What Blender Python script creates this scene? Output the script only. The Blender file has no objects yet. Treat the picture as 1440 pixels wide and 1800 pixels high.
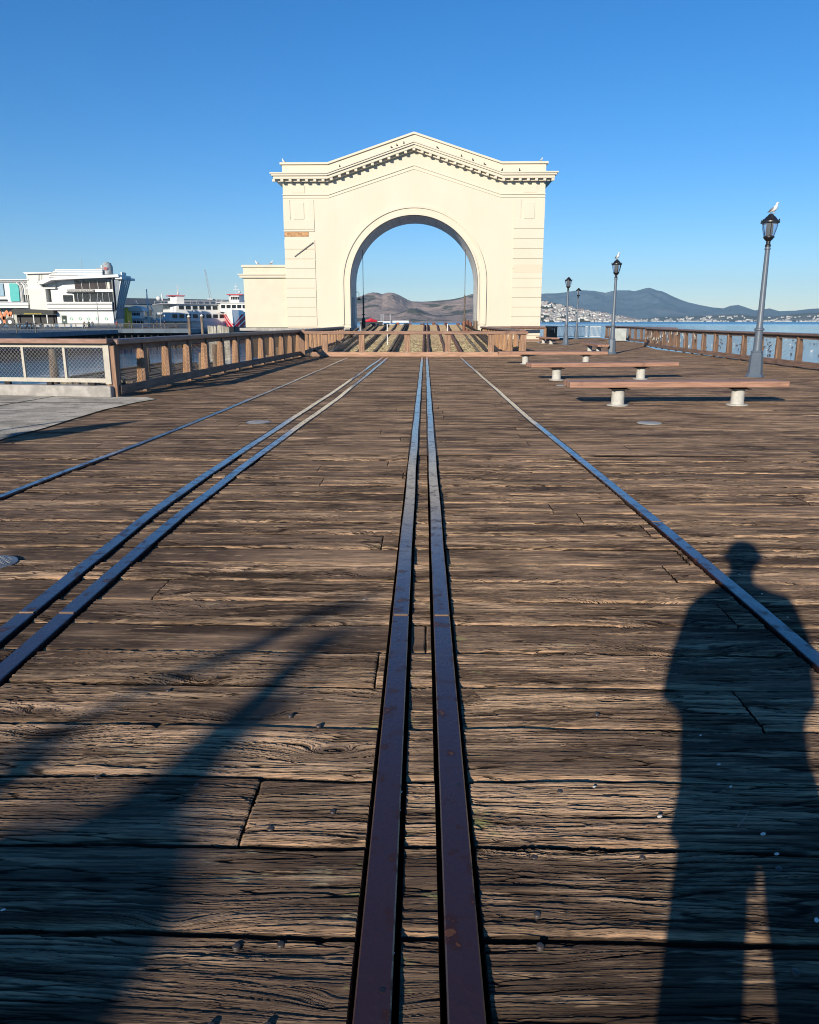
import bpy, bmesh, math, random
import numpy as np
from mathutils import Vector, Matrix, noise as mnoise
R = math.radians
random.seed(7); rng = np.random.default_rng(7)
sc = bpy.context.scene
col = sc.collection

# ---------------------------------------------------------------- camera, sky, sun
CAM_H, PITCH, YAW, F0 = 1.55, R(14.13), R(1.27), 1331.0
cam = bpy.data.cameras.new('camera'); cam_o = bpy.data.objects.new('camera', cam); col.objects.link(cam_o)
cam_o.location = (0, 0, CAM_H); cam_o.rotation_euler = (R(90) - PITCH, 0, YAW)
cam.sensor_fit = 'VERTICAL'; cam.sensor_height = 36.0; cam.lens = F0 / 1800 * 36
cam.clip_start = 0.02; cam.clip_end = 60000
sc.camera = cam_o
SUN_EL, SUN_AZ = R(17.2), R(23.0)          # shadows run towards (sin az, cos az)
world = bpy.data.worlds.new('World'); sc.world = world; world.use_nodes = True
wn = world.node_tree; bg = wn.nodes['Background']
sky = wn.nodes.new('ShaderNodeTexSky'); sky.sky_type = 'NISHITA'; sky.sun_disc = False
sky.sun_elevation = SUN_EL; sky.sun_rotation = math.pi + SUN_AZ
sky.air_density = 1.0; sky.dust_density = 0.0; sky.ozone_density = 5.5; sky.altitude = 0
hs = wn.nodes.new('ShaderNodeHueSaturation'); hs.inputs['Saturation'].default_value = 1.19; hs.inputs['Value'].default_value = 1.0
wn.links.new(sky.outputs[0], hs.inputs['Color']); tn = wn.nodes.new('ShaderNodeMix'); tn.data_type = 'RGBA'; tn.blend_type = 'MULTIPLY'; tn.inputs[0].default_value = 1; tn.inputs[7].default_value = (1.0, .95, 1.02, 1)
wn.links.new(hs.outputs[0], tn.inputs[6]); wn.links.new(tn.outputs[2], bg.inputs[0]); bg.inputs[1].default_value = 0.113
sun = bpy.data.lights.new('sun', 'SUN'); sun.energy = 5.0; sun.angle = R(0.53); sun.color = (1.0, 0.90, 0.74)
sun_o = bpy.data.objects.new('sun', sun); col.objects.link(sun_o)
sdir = Vector((math.sin(SUN_AZ) * math.cos(SUN_EL), math.cos(SUN_AZ) * math.cos(SUN_EL), -math.sin(SUN_EL)))
sun_o.rotation_euler = sdir.to_track_quat('-Z', 'Y').to_euler(); sun_o.location = (-20, -40, 30)
sc.view_settings.view_transform = 'Standard'; sc.view_settings.look = 'None'
sc.view_settings.exposure = 0.27; sc.view_settings.gamma = 1.0
cy = sc.cycles; cy.filter_width = 1.05; cy.use_denoising = True; cy.max_bounces = 6; cy.diffuse_bounces = 3; cy.glossy_bounces = 3
cy.transmission_bounces = 6; cy.transparent_max_bounces = 12; cy.sample_clamp_indirect = 6; cy.caustics_reflective = False; cy.caustics_refractive = False
try: cy.denoiser = 'OPENIMAGEDENOISE'; cy.denoising_prefilter = 'ACCURATE'
except Exception: pass

# ---------------------------------------------------------------- survey: sight lines to real positions
def ray(u, v):
    x = (u - 720) / F0; y = (900 - v) / F0
    f = math.cos(PITCH) + y * math.sin(PITCH); z = y * math.cos(PITCH) - math.sin(PITCH)
    c, s = math.cos(YAW), math.sin(YAW)
    return x * c - f * s, x * s + f * c, z
def G(u, v, z0=0.0):
    r = ray(u, v); t = (z0 - CAM_H) / r[2]; return r[0] * t, r[1] * t
def A(u, v, Y):
    r = ray(u, v); t = Y / r[1]; return r[0] * t, CAM_H + r[2] * t
def AV(u, v, Y):
    x, z = A(u, v, Y); return Vector((x, Y, z))

# ---------------------------------------------------------------- shader helpers
class S:
    def __init__(s, nt, sock): s.nt = nt; s.k = sock
    def _m(s, op, o=None, o2=None, rev=False):
        n = s.nt.nodes.new('ShaderNodeMath'); n.operation = op
        a = [s, o, o2] if not rev else [o, s, o2]
        for i, q in enumerate(a):
            if q is None: continue
            if isinstance(q, S): s.nt.links.new(q.k, n.inputs[i])
            else: n.inputs[i].default_value = q
        return S(s.nt, n.outputs[0])
    def __add__(s, o): return s._m('ADD', o)
    __radd__ = __add__
    def __sub__(s, o): return s._m('SUBTRACT', o)
    def __rsub__(s, o): return s._m('SUBTRACT', o, rev=True)
    def __mul__(s, o): return s._m('MULTIPLY', o)
    __rmul__ = __mul__
    def __truediv__(s, o): return s._m('DIVIDE', o)
    def __lt__(s, o): return s._m('LESS_THAN', o)
    def __gt__(s, o): return s._m('GREATER_THAN', o)
    def floor(s): return s._m('FLOOR')
    def fract(s): return s._m('FRACT')
    def abs(s): return s._m('ABSOLUTE')
    def sin(s): return s._m('SINE')
    def exp(s): return s._m('EXPONENT')
    def pow(s, e): return s._m('POWER', e)
    def min(s, o): return s._m('MINIMUM', o)
    def max(s, o): return s._m('MAXIMUM', o)
    def ss(s, a, b, lo=0.0, hi=1.0):
        n = s.nt.nodes.new('ShaderNodeMapRange'); n.interpolation_type = 'SMOOTHSTEP'
        s.nt.links.new(s.k, n.inputs[0])
        for i, q in ((1, a), (2, b), (3, lo), (4, hi)): n.inputs[i].default_value = q
        return S(s.nt, n.outputs[0])
class M:
    def __init__(s, name):
        s.m = bpy.data.materials.new(name); s.m.use_nodes = True; s.nt = s.m.node_tree
        s.b = s.nt.nodes['Principled BSDF']; s.out = s.nt.nodes['Material Output']
    def n(s, t, **kw):
        n = s.nt.nodes.new(t)
        for k, v in kw.items(): setattr(n, k, v)
        return n
    def xyz(s, kind='Object'):
        if kind == 'World':
            g = s.n('ShaderNodeNewGeometry').outputs['Position']
        else: g = s.n('ShaderNodeTexCoord').outputs[kind]
        p = s.n('ShaderNodeSeparateXYZ'); s.nt.links.new(g, p.inputs[0])
        return [S(s.nt, o) for o in p.outputs]
    def vec(s, x=0, y=0, z=0):
        c = s.n('ShaderNodeCombineXYZ')
        for i, q in enumerate((x, y, z)):
            if isinstance(q, S): s.nt.links.new(q.k, c.inputs[i])
            else: c.inputs[i].default_value = q
        return S(s.nt, c.outputs[0])
    def noise(s, v, scale=1, detail=3, rough=.5, dim='3D', dist=0):
        n = s.n('ShaderNodeTexNoise', noise_dimensions=dim); n.inputs['Scale'].default_value = scale
        n.inputs['Detail'].default_value = detail; n.inputs['Roughness'].default_value = rough; n.inputs['Distortion'].default_value = dist
        s.nt.links.new(v.k, n.inputs['Vector']); return S(s.nt, n.outputs['Fac'])
    def vor(s, v, scale=1, rnd=1, feature='F1'):
        n = s.n('ShaderNodeTexVoronoi', voronoi_dimensions='2D', feature=feature); n.inputs['Scale'].default_value = scale
        n.inputs['Randomness'].default_value = rnd; s.nt.links.new(v.k, n.inputs['Vector']); return n
    def white(s, v, dim='2D'):
        n = s.n('ShaderNodeTexWhiteNoise', noise_dimensions=dim)
        s.nt.links.new(v.k, n.inputs['W' if dim == '1D' else 'Vector']); return S(s.nt, n.outputs['Value'])
    def mix(s, f, a, b, mode='MIX'):
        n = s.n('ShaderNodeMix', data_type='RGBA', blend_type=mode)
        for i, q in ((0, f), (6, a), (7, b)):
            if isinstance(q, S): s.nt.links.new(q.k, n.inputs[i])
            else: n.inputs[i].default_value = q if i == 0 else (*q, 1)[:4]
        return S(s.nt, n.outputs[2])
    def set(s, base=None, rough=None, metal=None, spec=None):
        for k, q in (('Base Color', base), ('Roughness', rough), ('Metallic', metal), ('Specular IOR Level', spec)):
            if q is None: continue
            if isinstance(q, S): s.nt.links.new(q.k, s.b.inputs[k])
            else: s.b.inputs[k].default_value = (*q, 1) if isinstance(q, tuple) else q
        return s
    def bump(s, h, strength=.5, dist=.01):
        b = s.n('ShaderNodeBump'); b.inputs['Strength'].default_value = strength; b.inputs['Distance'].default_value = dist
        s.nt.links.new(h.k, b.inputs['Height']); s.nt.links.new(b.outputs[0], s.b.inputs['Normal']); return s
def simple(name, c, rough=.6, metal=0, var=.25, scale=3, bump=0, bscale=40, c2=None, stretch=(1, 1, 1), spec=.5, thr=(.35, .7)):
    m = M(name); x, y, z = m.xyz('World'); v = m.vec(x * stretch[0], y * stretch[1], z * stretch[2])
    nz = m.noise(v, scale, 5, .6)
    d = tuple(q * (1 - var) for q in c) if c2 is None else c2
    m.set(m.mix(nz.ss(*thr), d, c), rough, metal, spec)
    if bump: m.bump(m.noise(v, bscale, 4, .6), .6, bump)
    return m.m

# ---------------------------------------------------------------- deck timber (true displacement near the camera)
ROW, ROW0 = 0.353, 1.648
def deck_material(name, true_disp):
    m = M(name); x, y, z = m.xyz('World')
    wob = (m.noise(m.vec(x * .9, y * .9), 1, 2, .5, '2D') - .5) * .045
    ry = (y - ROW0 + wob) / ROW
    row = ry.floor(); fy = ry.fract()
    rr = m.white(row, '1D')
    bx = x / 6.8 + rr * 7.31
    bid = bx.floor(); fx = bx.fract()
    br = m.white(m.vec(row, bid)); br2 = m.white(m.vec(row + 31.7, bid))
    seam = (fy.min(1 - fy)) * ROW                          # metres to the seam between rows
    raggd = (m.noise(m.vec(x * 9, row * 3.3), 1, 3, .6, '2D') - .5) * .012
    butt = (fx.min(1 - fx)) * 6.8 + ((y * 30).sin()) * .001
    # knots: the grain bends round them
    kv = m.vor(m.vec(x * 1.15 + br * 9, y * 3.6), 1, .85)
    kd = S(m.nt, kv.outputs['Distance']); kc = m.n('ShaderNodeSeparateColor'); m.nt.links.new(kv.outputs['Color'], kc.inputs[0])
    kon = S(m.nt, kc.outputs[0]).ss(.42, .62)
    ksz = S(m.nt, kc.outputs[1]) * .13 + .10
    kq = kd / ksz; knot = ((kq * kq) * -1).exp() * kon
    kb = kd / (ksz * 2.4); knotb = ((kb * kb) * -1).exp() * kon
    wy = (m.noise(m.vec(x * .8, y * 2.2, br * 20), 1, 3, .5) - .5) * .075
    wy2 = (m.noise(m.vec(x * 6, y * 14, br * 20), 1, 2, .5) - .5) * .008
    gy = y + wy + wy2 + knotb * .045 + knot * .05
    gx = x + br * 37.
    # grooves at three widths
    n1 = m.noise(m.vec(gx * 1.3, gy * 34), 1, 2, .5, '2D')
    n2 = m.noise(m.vec(gx * 2.6, gy * 92), 1, 3, .6, '2D')
    n3 = m.noise(m.vec(gx * 9, gy * 260), 1, 3, .6, '2D')
    crack = (m.noise(m.vec(gx * .9 + 5, gy * 17), 1, 2, .5, '2D') - .5).abs().ss(.004, .022)     # 0 in the crack
    worn = m.noise(m.vec(gx * .5, y * 1.9, br * 4), 1, 4, .55).ss(.38, .60)                     # soft early wood worn away
    smooth = br2.ss(.70, .80) * .75                                                              # boards still smooth and dark
    rough_amt = (worn * .65 + .35) * (1 - smooth)
    ridge1 = n1.ss(.36, .56); ridge2 = n2.ss(.38, .56); ridge3 = n3.ss(.3, .7)
    g = ridge1 * .34 + ridge2 * .44 + ridge3 * .22
    edge = ((fy * ROW).ss(.006, .042) + ((1 - fy) * ROW).ss(.003, .016) * .5 - .5)
    gapm = (seam + raggd * .6).ss(.0060, .0105)            # 0 in the gap
    bgap = butt.ss(.0025, .0055)
    att = m.n('ShaderNodeAttribute', attribute_name='groove'); gd = S(m.nt, att.outputs['Fac']); gr = (gd + raggd * .5).ss(.0830, .0880); grh = gr * (x.abs().ss(.6, .4) * .75 + .25)
    open_ = gapm * bgap * (1 - gr); openh = gapm * (1 - grh); bsoft = butt.ss(.0005, .012)
    tint = br * .005 - .0025
    h = (g * rough_amt * .0120 + crack * .0060 * (1 - smooth) + edge * .009 + tint + knot * .004
         + m.noise(m.vec(x * 3, y * 6), 1, 3, .5, '2D') * .006 - .041)
    h = h * openh - (1 - openh) * .055 - (1 - bsoft) * .006
    # colour
    dirt = m.noise(m.vec(x * .8, y * 1.7), 1, 5, .6, '2D').ss(.34, .66)
    streak = m.noise(m.vec(gx * .7, gy * 9), 1, 3, .6, '2D').ss(.42, .62)
    lo = m.mix(dirt, (.042, .028, .020), (.165, .112, .078))
    line = m.noise(m.vec(gx * .35, gy * 4.2), 1, 5, .75, '2D').ss(.50, .64)
    hi = m.mix(streak, (.28, .182, .120), (.62, .420, .270))
    hi = m.mix(line * .6, hi, (.72, .50, .31))
    hi = m.mix(br * .6, hi, m.mix(.5, hi, (.30, .215, .15)))
    f = (ridge2 * .55 + ridge1 * .30 + ridge3 * .15) * (worn * .65 + .35) * (1 - smooth * .85)
    patch = m.noise(m.vec(x * .45 + br * 5, y * 2.6), 1, 4, .6, '2D').ss(.30, .55)
    f = (f * (streak * .4 + .6) * (patch * .5 + .5) * (br2 * .5 + .75) + line * .12) * (1 - knot * .85)
    c = m.mix(f.ss(.05, .85), lo, hi)
    c = m.mix((fy * ROW).ss(.045, .012) * .75 * (m.noise(m.vec(x * 1.6, row * 5), 1, 4, .65, '2D').ss(.36, .56)) * (ridge3 * .5 + .5), c, (.78, .50, .29))  # near plank edge lightened: sunlit highlight painted into the colour
    fl = m.noise(m.vec(x * 1.7, y * 17), 1, 4, .8, '2D'); c = m.mix(fl.ss(.58, .66) * .35, c, (.66, .45, .28)); c = m.mix(fl.ss(.43, .34) * .40, c, (.028, .018, .014)); c = m.mix((m.white(m.vec(row + 3.1, bid)) * .22), c, (.03, .02, .015))
    c = m.mix((1 - crack) * .8 * (1 - smooth), c, (.014, .010, .008))
    c = m.mix(((1 - fy) * ROW).ss(.020, .008) * .95, c, (.012, .009, .007))  # far plank edge darkened: seam shade put into the colour
    moss = m.noise(m.vec(x * 3.5, y * 7), 1, 5, .7, '2D').ss(.60, .74) * (x + .01).abs().ss(.45, .05) * .75
    c = m.mix(moss * ridge2, c, (.30, .32, .12))
    pale = m.noise(m.vec(x * 1.1 + 40, y * 5), 1, 6, .7, '2D').ss(.66, .72) * .5
    c = m.mix(pale * ridge3, c, (.52, .46, .30))
    c = m.mix((fy * ROW).ss(.0145, .0105) * .9, c, (.016, .011, .008)); c = m.mix(1 - open_, c, (.006, .005, .004))  # plank wall in the gap darkened, its shade put into the colour
    m.set(c, .75, 0, open_ * .05); m.b.inputs['Diffuse Roughness'].default_value = 1.0
    m.nt.links.new((f * .2 + .62).k, m.b.inputs['Roughness'])
    d = m.n('ShaderNodeDisplacement'); d.inputs['Midlevel'].default_value = 0; d.inputs['Scale'].default_value = 1
    m.nt.links.new(h.k, d.inputs['Height']); m.nt.links.new(d.outputs[0], m.out.inputs['Displacement'])
    m.m.displacement_method = 'BOTH' if true_disp else 'BUMP'
    return m.m

# ---------------------------------------------------------------- mesh builder
class MB:
    def __init__(s): s.v = []; s.f = []; s.mi = []; s.cur = 0
    def add(s, vs, fs):
        o = len(s.v); s.v += [tuple(q) for q in vs]
        for f in fs: s.f.append([o + i for i in f]); s.mi.append(s.cur)
        return s
    def box(s, x0, x1, y0, y1, z0, z1, mat=None):
        vs = [Vector((a, b, c)) for c in (z0, z1) for b in (y0, y1) for a in (x0, x1)]
        if mat is not None: vs = [mat @ q for q in vs]
        return s.add(vs, [(0, 2, 3, 1), (4, 5, 7, 6), (0, 1, 5, 4), (2, 6, 7, 3), (0, 4, 6, 2), (1, 3, 7, 5)])
    def cham(s, x0, x1, y0, y1, z0, z1, c=.01, mat=None):
        vs = []
        for (zz, k) in ((z0, c), (z0 + c, 0), (z1 - c, 0), (z1, c)):
            cx = c if k == 0 else 2 * c
            a0, a1, b0, b1 = x0 + k, x1 - k, y0 + k, y1 - k
            for q in ((a0 + c, b0), (a1 - c, b0), (a1, b0 + c), (a1, b1 - c), (a1 - c, b1), (a0 + c, b1), (a0, b1 - c), (a0, b0 + c)): vs.append(Vector((q[0], q[1], zz)))
        if mat is not None: vs = [mat @ q for q in vs]
        fs = [tuple(range(7, -1, -1)), tuple(range(24, 32))]
        for r in range(3):
            for i in range(8): fs.append((r * 8 + i, r * 8 + (i + 1) % 8, r * 8 + 8 + (i + 1) % 8, r * 8 + 8 + i))
        return s.add(vs, fs)
    def bar(s, a, b, w, h, up=(0, 0, 1), cap=True):
        a, b = Vector(a), Vector(b); d = (b - a)
        if d.length < 1e-6: return s
        d.normalize(); u = Vector(up)
        sd = d.cross(u)
        if sd.length < 1e-4: sd = d.cross(Vector((1, 0, 0)))
        sd.normalize(); u = sd.cross(d)
        vs = []
        for p in (a, b):
            for q, r in ((-1, -1), (1, -1), (1, 1), (-1, 1)): vs.append(p + sd * (q * w / 2) + u * (r * h / 2))
        return s.add(vs, [(0, 1, 5, 4), (1, 2, 6, 5), (2, 3, 7, 6), (3, 0, 4, 7), (3, 2, 1, 0), (4, 5, 6, 7)])
    def tube(s, pts, r, n=8, caps=True):
        pts = [Vector(p) for p in pts]; k = len(pts)
        rs = r if isinstance(r, (list, tuple)) else [r] * k
        rings = []; up = Vector((0, 0, 1)); vs = []
        prev = None
        for i, p in enumerate(pts):
            d = (pts[min(i + 1, k - 1)] - pts[max(i - 1, 0)]).normalized()
            if prev is None:
                sd = d.cross(up)
                if sd.length < .05: sd = d.cross(Vector((0, 1, 0)))
            else: sd = prev - d * prev.dot(d)
            sd.normalize(); prev = sd; t = d.cross(sd)
            for j in range(n):
                a = 2 * math.pi * j / n
                vs.append(p + (sd * math.cos(a) + t * math.sin(a)) * rs[i])
        fs = []
        for i in range(k - 1):
            for j in range(n): fs.append((i * n + j, i * n + (j + 1) % n, (i + 1) * n + (j + 1) % n, (i + 1) * n + j))
        if caps: fs += [tuple(range(n - 1, -1, -1)), tuple(range((k - 1) * n, k * n))]
        return s.add(vs, fs)
    def lathe(s, prof, c=(0, 0, 0), n=12, rot=0, sx=1, sy=1):
        c = Vector(c); vs = []
        for r, z in prof:
            for j in range(n):
                a = 2 * math.pi * (j + rot) / n
                vs.append(c + Vector((max(r, .0005) * math.cos(a) * sx, max(r, .0005) * math.sin(a) * sy, z)))
        k = len(prof); fs = []
        for i in range(k - 1):
            for j in range(n): fs.append((i * n + j, i * n + (j + 1) % n, (i + 1) * n + (j + 1) % n, (i + 1) * n + j))
        fs += [tuple(range(n - 1, -1, -1)), tuple(range((k - 1) * n, k * n))]
        return s.add(vs, fs)
    def prism(s, poly, y0, y1, axis='y'):
        n = len(poly)
        def P(a, b, t): return (a, t, b) if axis == 'y' else ((t, a, b) if axis == 'x' else (a, b, t))
        vs = [P(a, b, y0) for a, b in poly] + [P(a, b, y1) for a, b in poly]
        fs = [tuple(range(n)), tuple(range(2 * n - 1, n - 1, -1))] + [(i, i + n, (i + 1) % n + n, (i + 1) % n) for i in range(n)]
        return s.add(vs, fs)
    def ball(s, c, r, n=8, sz=1.0):
        prof = [(r * math.sin(math.pi * i / n), -r * sz * math.cos(math.pi * i / n)) for i in range(n + 1)]
        return s.lathe(prof, c, n + 2)
    def obj(s, name, mats, parent=None, smooth=False, loc=None):
        me = bpy.data.meshes.new(name); me.from_pydata(s.v, [], s.f)
        for q in (mats if isinstance(mats, (list, tuple)) else [mats]): me.materials.append(q)
        if any(s.mi): me.polygons.foreach_set('material_index', s.mi)
        bm = bmesh.new(); bm.from_mesh(me); bmesh.ops.recalc_face_normals(bm, faces=bm.faces); bm.to_mesh(me); bm.free()
        if smooth:
            me.polygons.foreach_set('use_smooth', [True] * len(me.polygons))
            try: me.set_sharp_from_angle(angle=R(38))
            except Exception: pass
        o = bpy.data.objects.new(name, me); col.objects.link(o)
        if parent is not None: o.parent = parent
        if loc is not None: o.location = loc
        return o
def tag(o, label=None, cat=None, group=None, kind=None):
    if label: o['label'] = label
    if cat: o['category'] = cat
    if group: o['group'] = group
    if kind: o['kind'] = kind
    return o
def thing(name, label, cat, loc=(0, 0, 0), rz=0, group=None):
    o = bpy.data.objects.new(name, None); col.objects.link(o); o.location = loc; o.rotation_euler = (0, 0, rz); o.empty_display_size = .2
    return tag(o, label, cat, group)
def copy_tree(o, parent=None):
    c = o.copy(); col.objects.link(c); c.parent = parent
    for ch in list(o.children): copy_tree(ch, c)
    return c

# ---------------------------------------------------------------- materials
def timber(name, c, c2, axis=0, scale=1.0, rough=.7):
    m = M(name); x, y, z = m.xyz('Object')
    w = [x * 26, y * 26, z * 26]; w[axis] = w[axis] * .06
    v = m.vec(*w); n = m.noise(v, scale, 5, .65); n2 = m.noise(m.vec(*m.xyz('World')), 2.3, 5, .65)
    cc = m.mix(n.ss(.35, .65), c2, c); cc = m.mix(n2.ss(.55, .72) * .55, cc, tuple(q * .45 for q in c2))
    m.set(cc, rough, 0, .35).bump(n, .5, .006); return m.m
WX = timber('rail timber lengthwise x', (.36, .215, .155), (.20, .115, .08), 0)
WY = timber('rail timber lengthwise y', (.34, .21, .15), (.17, .10, .07), 1)
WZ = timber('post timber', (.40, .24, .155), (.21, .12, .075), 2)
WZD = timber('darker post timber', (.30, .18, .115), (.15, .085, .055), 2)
WORANGE = timber('raw post timber', (.50, .29, .15), (.30, .16, .08), 2)
CAPW = timber('cap rail timber', (.30, .19, .15), (.16, .10, .085), 1, rough=.42)
BENCHT = timber('bench plank top', (.44, .245, .165), (.28, .15, .10), 0, rough=.6)
def rail_mat():
    m = M('rail steel paint'); x, y, z = m.xyz('World')
    n = m.noise(m.vec(x, y), 9, 6, .65, '2D'); n2 = m.noise(m.vec(x, y), 90, 3, .6, '2D'); n3 = m.noise(m.vec(x, y * .35), 4, 4, .6, '2D')
    c = m.mix(n.ss(.67, .71), (.040, .019, .020), (.13, .055, .030))
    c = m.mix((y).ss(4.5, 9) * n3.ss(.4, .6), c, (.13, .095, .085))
    m.set(c, (n.ss(.3, .7) * .14 + .24), 0, .15)
    m.nt.links.new((n.ss(.66, .55) * .80 + .10).k, m.b.inputs['Coat Weight']); m.b.inputs['Coat Roughness'].default_value = .14; m.b.inputs['Coat IOR'].default_value = 1.5
    m.bump(n2 * .5 + m.noise(m.vec(x, y), 26, 2, .5, '2D').ss(.48, .6) * .9, .4, .0009); return m.m
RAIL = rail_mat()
def arch_paint():
    m = M('cream arch paint'); x, y, z = m.xyz('World')
    n = m.noise(m.vec(x * .5, y * .5, z * .25), 1, 5, .6); st = m.noise(m.vec(x * 3, y * 3, z * .25), 1, 4, .6)
    c = m.mix(n.ss(.3, .7), (.645, .58, .455), (.67, .605, .485))
    c = m.mix(st.ss(.58, .74) * .30, c, (.60, .52, .38)); c = m.mix(m.noise(m.vec(x * 1.3, y, z * 4), 1, 6, .75).ss(.66, .72) * .35, c, (.62, .50, .34))
    m.set(c, .75, 0, .3).bump(m.noise(m.vec(x, y, z), 14, 5, .6), .25, .01); return m.m
CREAM = arch_paint()
def soffit_paint():
    m = M('grey soffit boards'); x, y, z = m.xyz('World')
    n = m.noise(m.vec(x * 2, y * .6, z * 2), 1, 5, .6); b = ((z * 5.5) + m.noise(m.vec(x, y, z), 1, 2) * .3).fract().ss(0, .07)
    c = m.mix(n.ss(.3, .7), (.62, .60, .55), (.78, .75, .68)); c = m.mix((1 - b) * .6, c, (.15, .14, .13))
    m.set(c, .8).bump(b, .4, .02); return m.m
SOFFIT = soffit_paint()
CREAMBOX = simple('cream wing paint', (.655, .585, .455), .75, var=.07, scale=1.1)
CONC = simple('concrete', (.47, .44, .40), .85, var=.35, scale=4, bump=.006, bscale=60)
def pave_mat():
    m = M('pavement concrete'); x, y, z = m.xyz('World'); v = m.vec(x, y)
    a = m.noise(v, 1.1, 5, .65, '2D'); b = m.noise(v, 28, 3, .8, '2D'); d = m.noise(m.vec(x * .6, y * 1.6), 2.4, 5, .7, '2D')
    c = m.mix(a.ss(.35, .65), (.23, .215, .19), (.37, .345, .31)); c = m.mix(b.ss(.46, .66) * .75, c, (.15, .14, .13)); c = m.mix(d.ss(.50, .64) * .7, c, (.11, .105, .10))
    m.set(c, .9, 0, .05).bump(b, .6, .01); m.b.inputs['Diffuse Roughness'].default_value = 1; return m.m
PAVE = pave_mat()
BEIGE = simple('beige steel', (.52, .48, .40), .6, var=.15, scale=8)
LEGM = simple('bench leg concrete', (.56, .54, .49), .8, var=.2, scale=14, bump=.003, bscale=120)
GREYB = simple('lamp post blue grey', (.115, .145, .185), .42, var=.12, scale=6)
BLACK = simple('black iron', (.018, .018, .020), .35, var=.2)
DARK = simple('dark timber', (.035, .028, .024), .85, var=.4, scale=6)
RUSTB = simple('rusted ramp beam', (.24, .085, .058), .7, c2=(.09, .04, .03), scale=3, bump=.01, bscale=14)
OLDW = simple('old weathered beam', (.30, .25, .17), .85, c2=(.07, .055, .04), scale=2.5, bump=.015, bscale=9, stretch=(2, .4, 2))
PILEM = simple('pile timber', (.33, .24, .16), .85, c2=(.10, .07, .05), scale=1.4, bump=.02, bscale=8, stretch=(3, 3, .5))
PILEG = simple('grey concrete pile', (.50, .46, .37), .85, c2=(.25, .22, .17), scale=1.2, stretch=(2, 2, .6))
WHITE = simple('white paint', (.66, .66, .64), .5, var=.06, scale=.3)
WHITEC = simple('cream white render', (.66, .65, .58), .6, var=.05, scale=.3)
GREYP = simple('grey paint', (.30, .32, .34), .6, var=.12, scale=.4)
BLUEG = simple('blue grey fascia', (.075, .115, .155), .6, var=.3, scale=.5)
SHED = simple('shed grey wall', (.16, .19, .21), .7, var=.2, scale=.1)
SHEDR = simple('shed roof', (.10, .115, .12), .7, var=.2, scale=.1)
GLASSD = simple('dark window glass', (.02, .025, .03), .12, var=.5, scale=.4)
GLASSR = simple('reddish window glass', (.045, .028, .028), .15, var=.5, scale=.5)
TEAL = simple('teal panel', (.02, .40, .38), .5, var=.12)
GREEN = simple('dark green door', (.02, .07, .05), .5)
ORANGE = simple('orange paint', (.75, .20, .06), .5)
RED = simple('red paint', (.55, .022, .04), .4, var=.1)
YEL = simple('yellow paint', (.75, .62, .05), .5, var=.1)
FEATHW = simple('white feathers', (.80, .79, .77), .7, var=.06, scale=20)
FEATHG = simple('grey feathers', (.26, .28, .31), .7, var=.15, scale=20)
FEATHD = simple('dark feathers', (.03, .03, .035), .6, var=.3)
BEAK = simple('yellow beak', (.7, .42, .05), .5)
STEELW = simple('galvanised wire', (.30, .29, .27), .45, metal=.3, var=.2)
WIREB = simple('brown coated wire', (.22, .14, .09), .6, var=.2)
COVER = simple('steel cover plate', (.33, .33, .32), .45, metal=.35, c2=(.22, .21, .20), scale=7)
STAIN = simple('bare weathered wood strip', (.62, .36, .17), .85, c2=(.32, .17, .08), scale=6)

def mossy():
    m = M('mossy ramp planks'); x, y, z = m.xyz('World')
    fr = (y / .26).fract(); gap = fr.ss(.10, .22) * 0 + 1
    n = m.noise(m.vec(x * 1.2, y * 5), 1, 5, .7, '2D'); n2 = m.noise(m.vec(x * 6, y * 9), 1, 4, .7, '2D'); far = y.ss(46, 56)
    c = m.mix(n2.ss(.35, .62), (.13, .10, .065), (.50, .43, .24)); c = m.mix(n.ss(.5, .62) * .8, c, (.22, .13, .08))
    c = m.mix(far * .7, c, (.36, .26, .17)); c = m.mix(1 - gap, c, (.015, .012, .01))
    m.set(c, .9).bump(n2 + gap, .9, .03); return m.m
def water_mat():
    m = M('bay water'); x, y, z = m.xyz('World')
    v1 = m.vec(x * .45, y * 1.0); r = y * y + x * x
    n1 = m.noise(v1, .9, 4, .6, '2D'); n2 = m.noise(v1, .10, 3, .55, '2D'); n3 = m.noise(m.vec(x * .15, y), .012, 3, .5, '2D')
    b = m.n('ShaderNodeBump'); b.inputs['Strength'].default_value = .4; b.inputs['Distance'].default_value = .22
    m.nt.links.new((n1 * .5 + n2 * 1.6).k, b.inputs['Height']); m.nt.links.new(b.outputs[0], m.b.inputs['Normal'])
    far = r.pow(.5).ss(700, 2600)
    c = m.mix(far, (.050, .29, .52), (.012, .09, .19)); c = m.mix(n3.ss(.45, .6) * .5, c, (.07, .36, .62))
    m.set(c, (far * .22 + .07), 0, .5); m.b.inputs['IOR'].default_value = 1.33; return m.m
def hill_mat(name, a, b, c, s1, s2, t=(.5, .6)):
    m = M(name); x, y, z = m.xyz('World'); v = m.vec(x, y, z * 2.5)
    n = m.noise(v, s1, 8, .62); n2 = m.noise(v, s2, 6, .7)
    cc = m.mix(n2.ss(.4, .62), b, a); cc = m.mix(n.ss(*t), cc, c); m.set(cc, 1.0, 0, .1)
    m.bump(n2, .6, 30); return m.m

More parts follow.
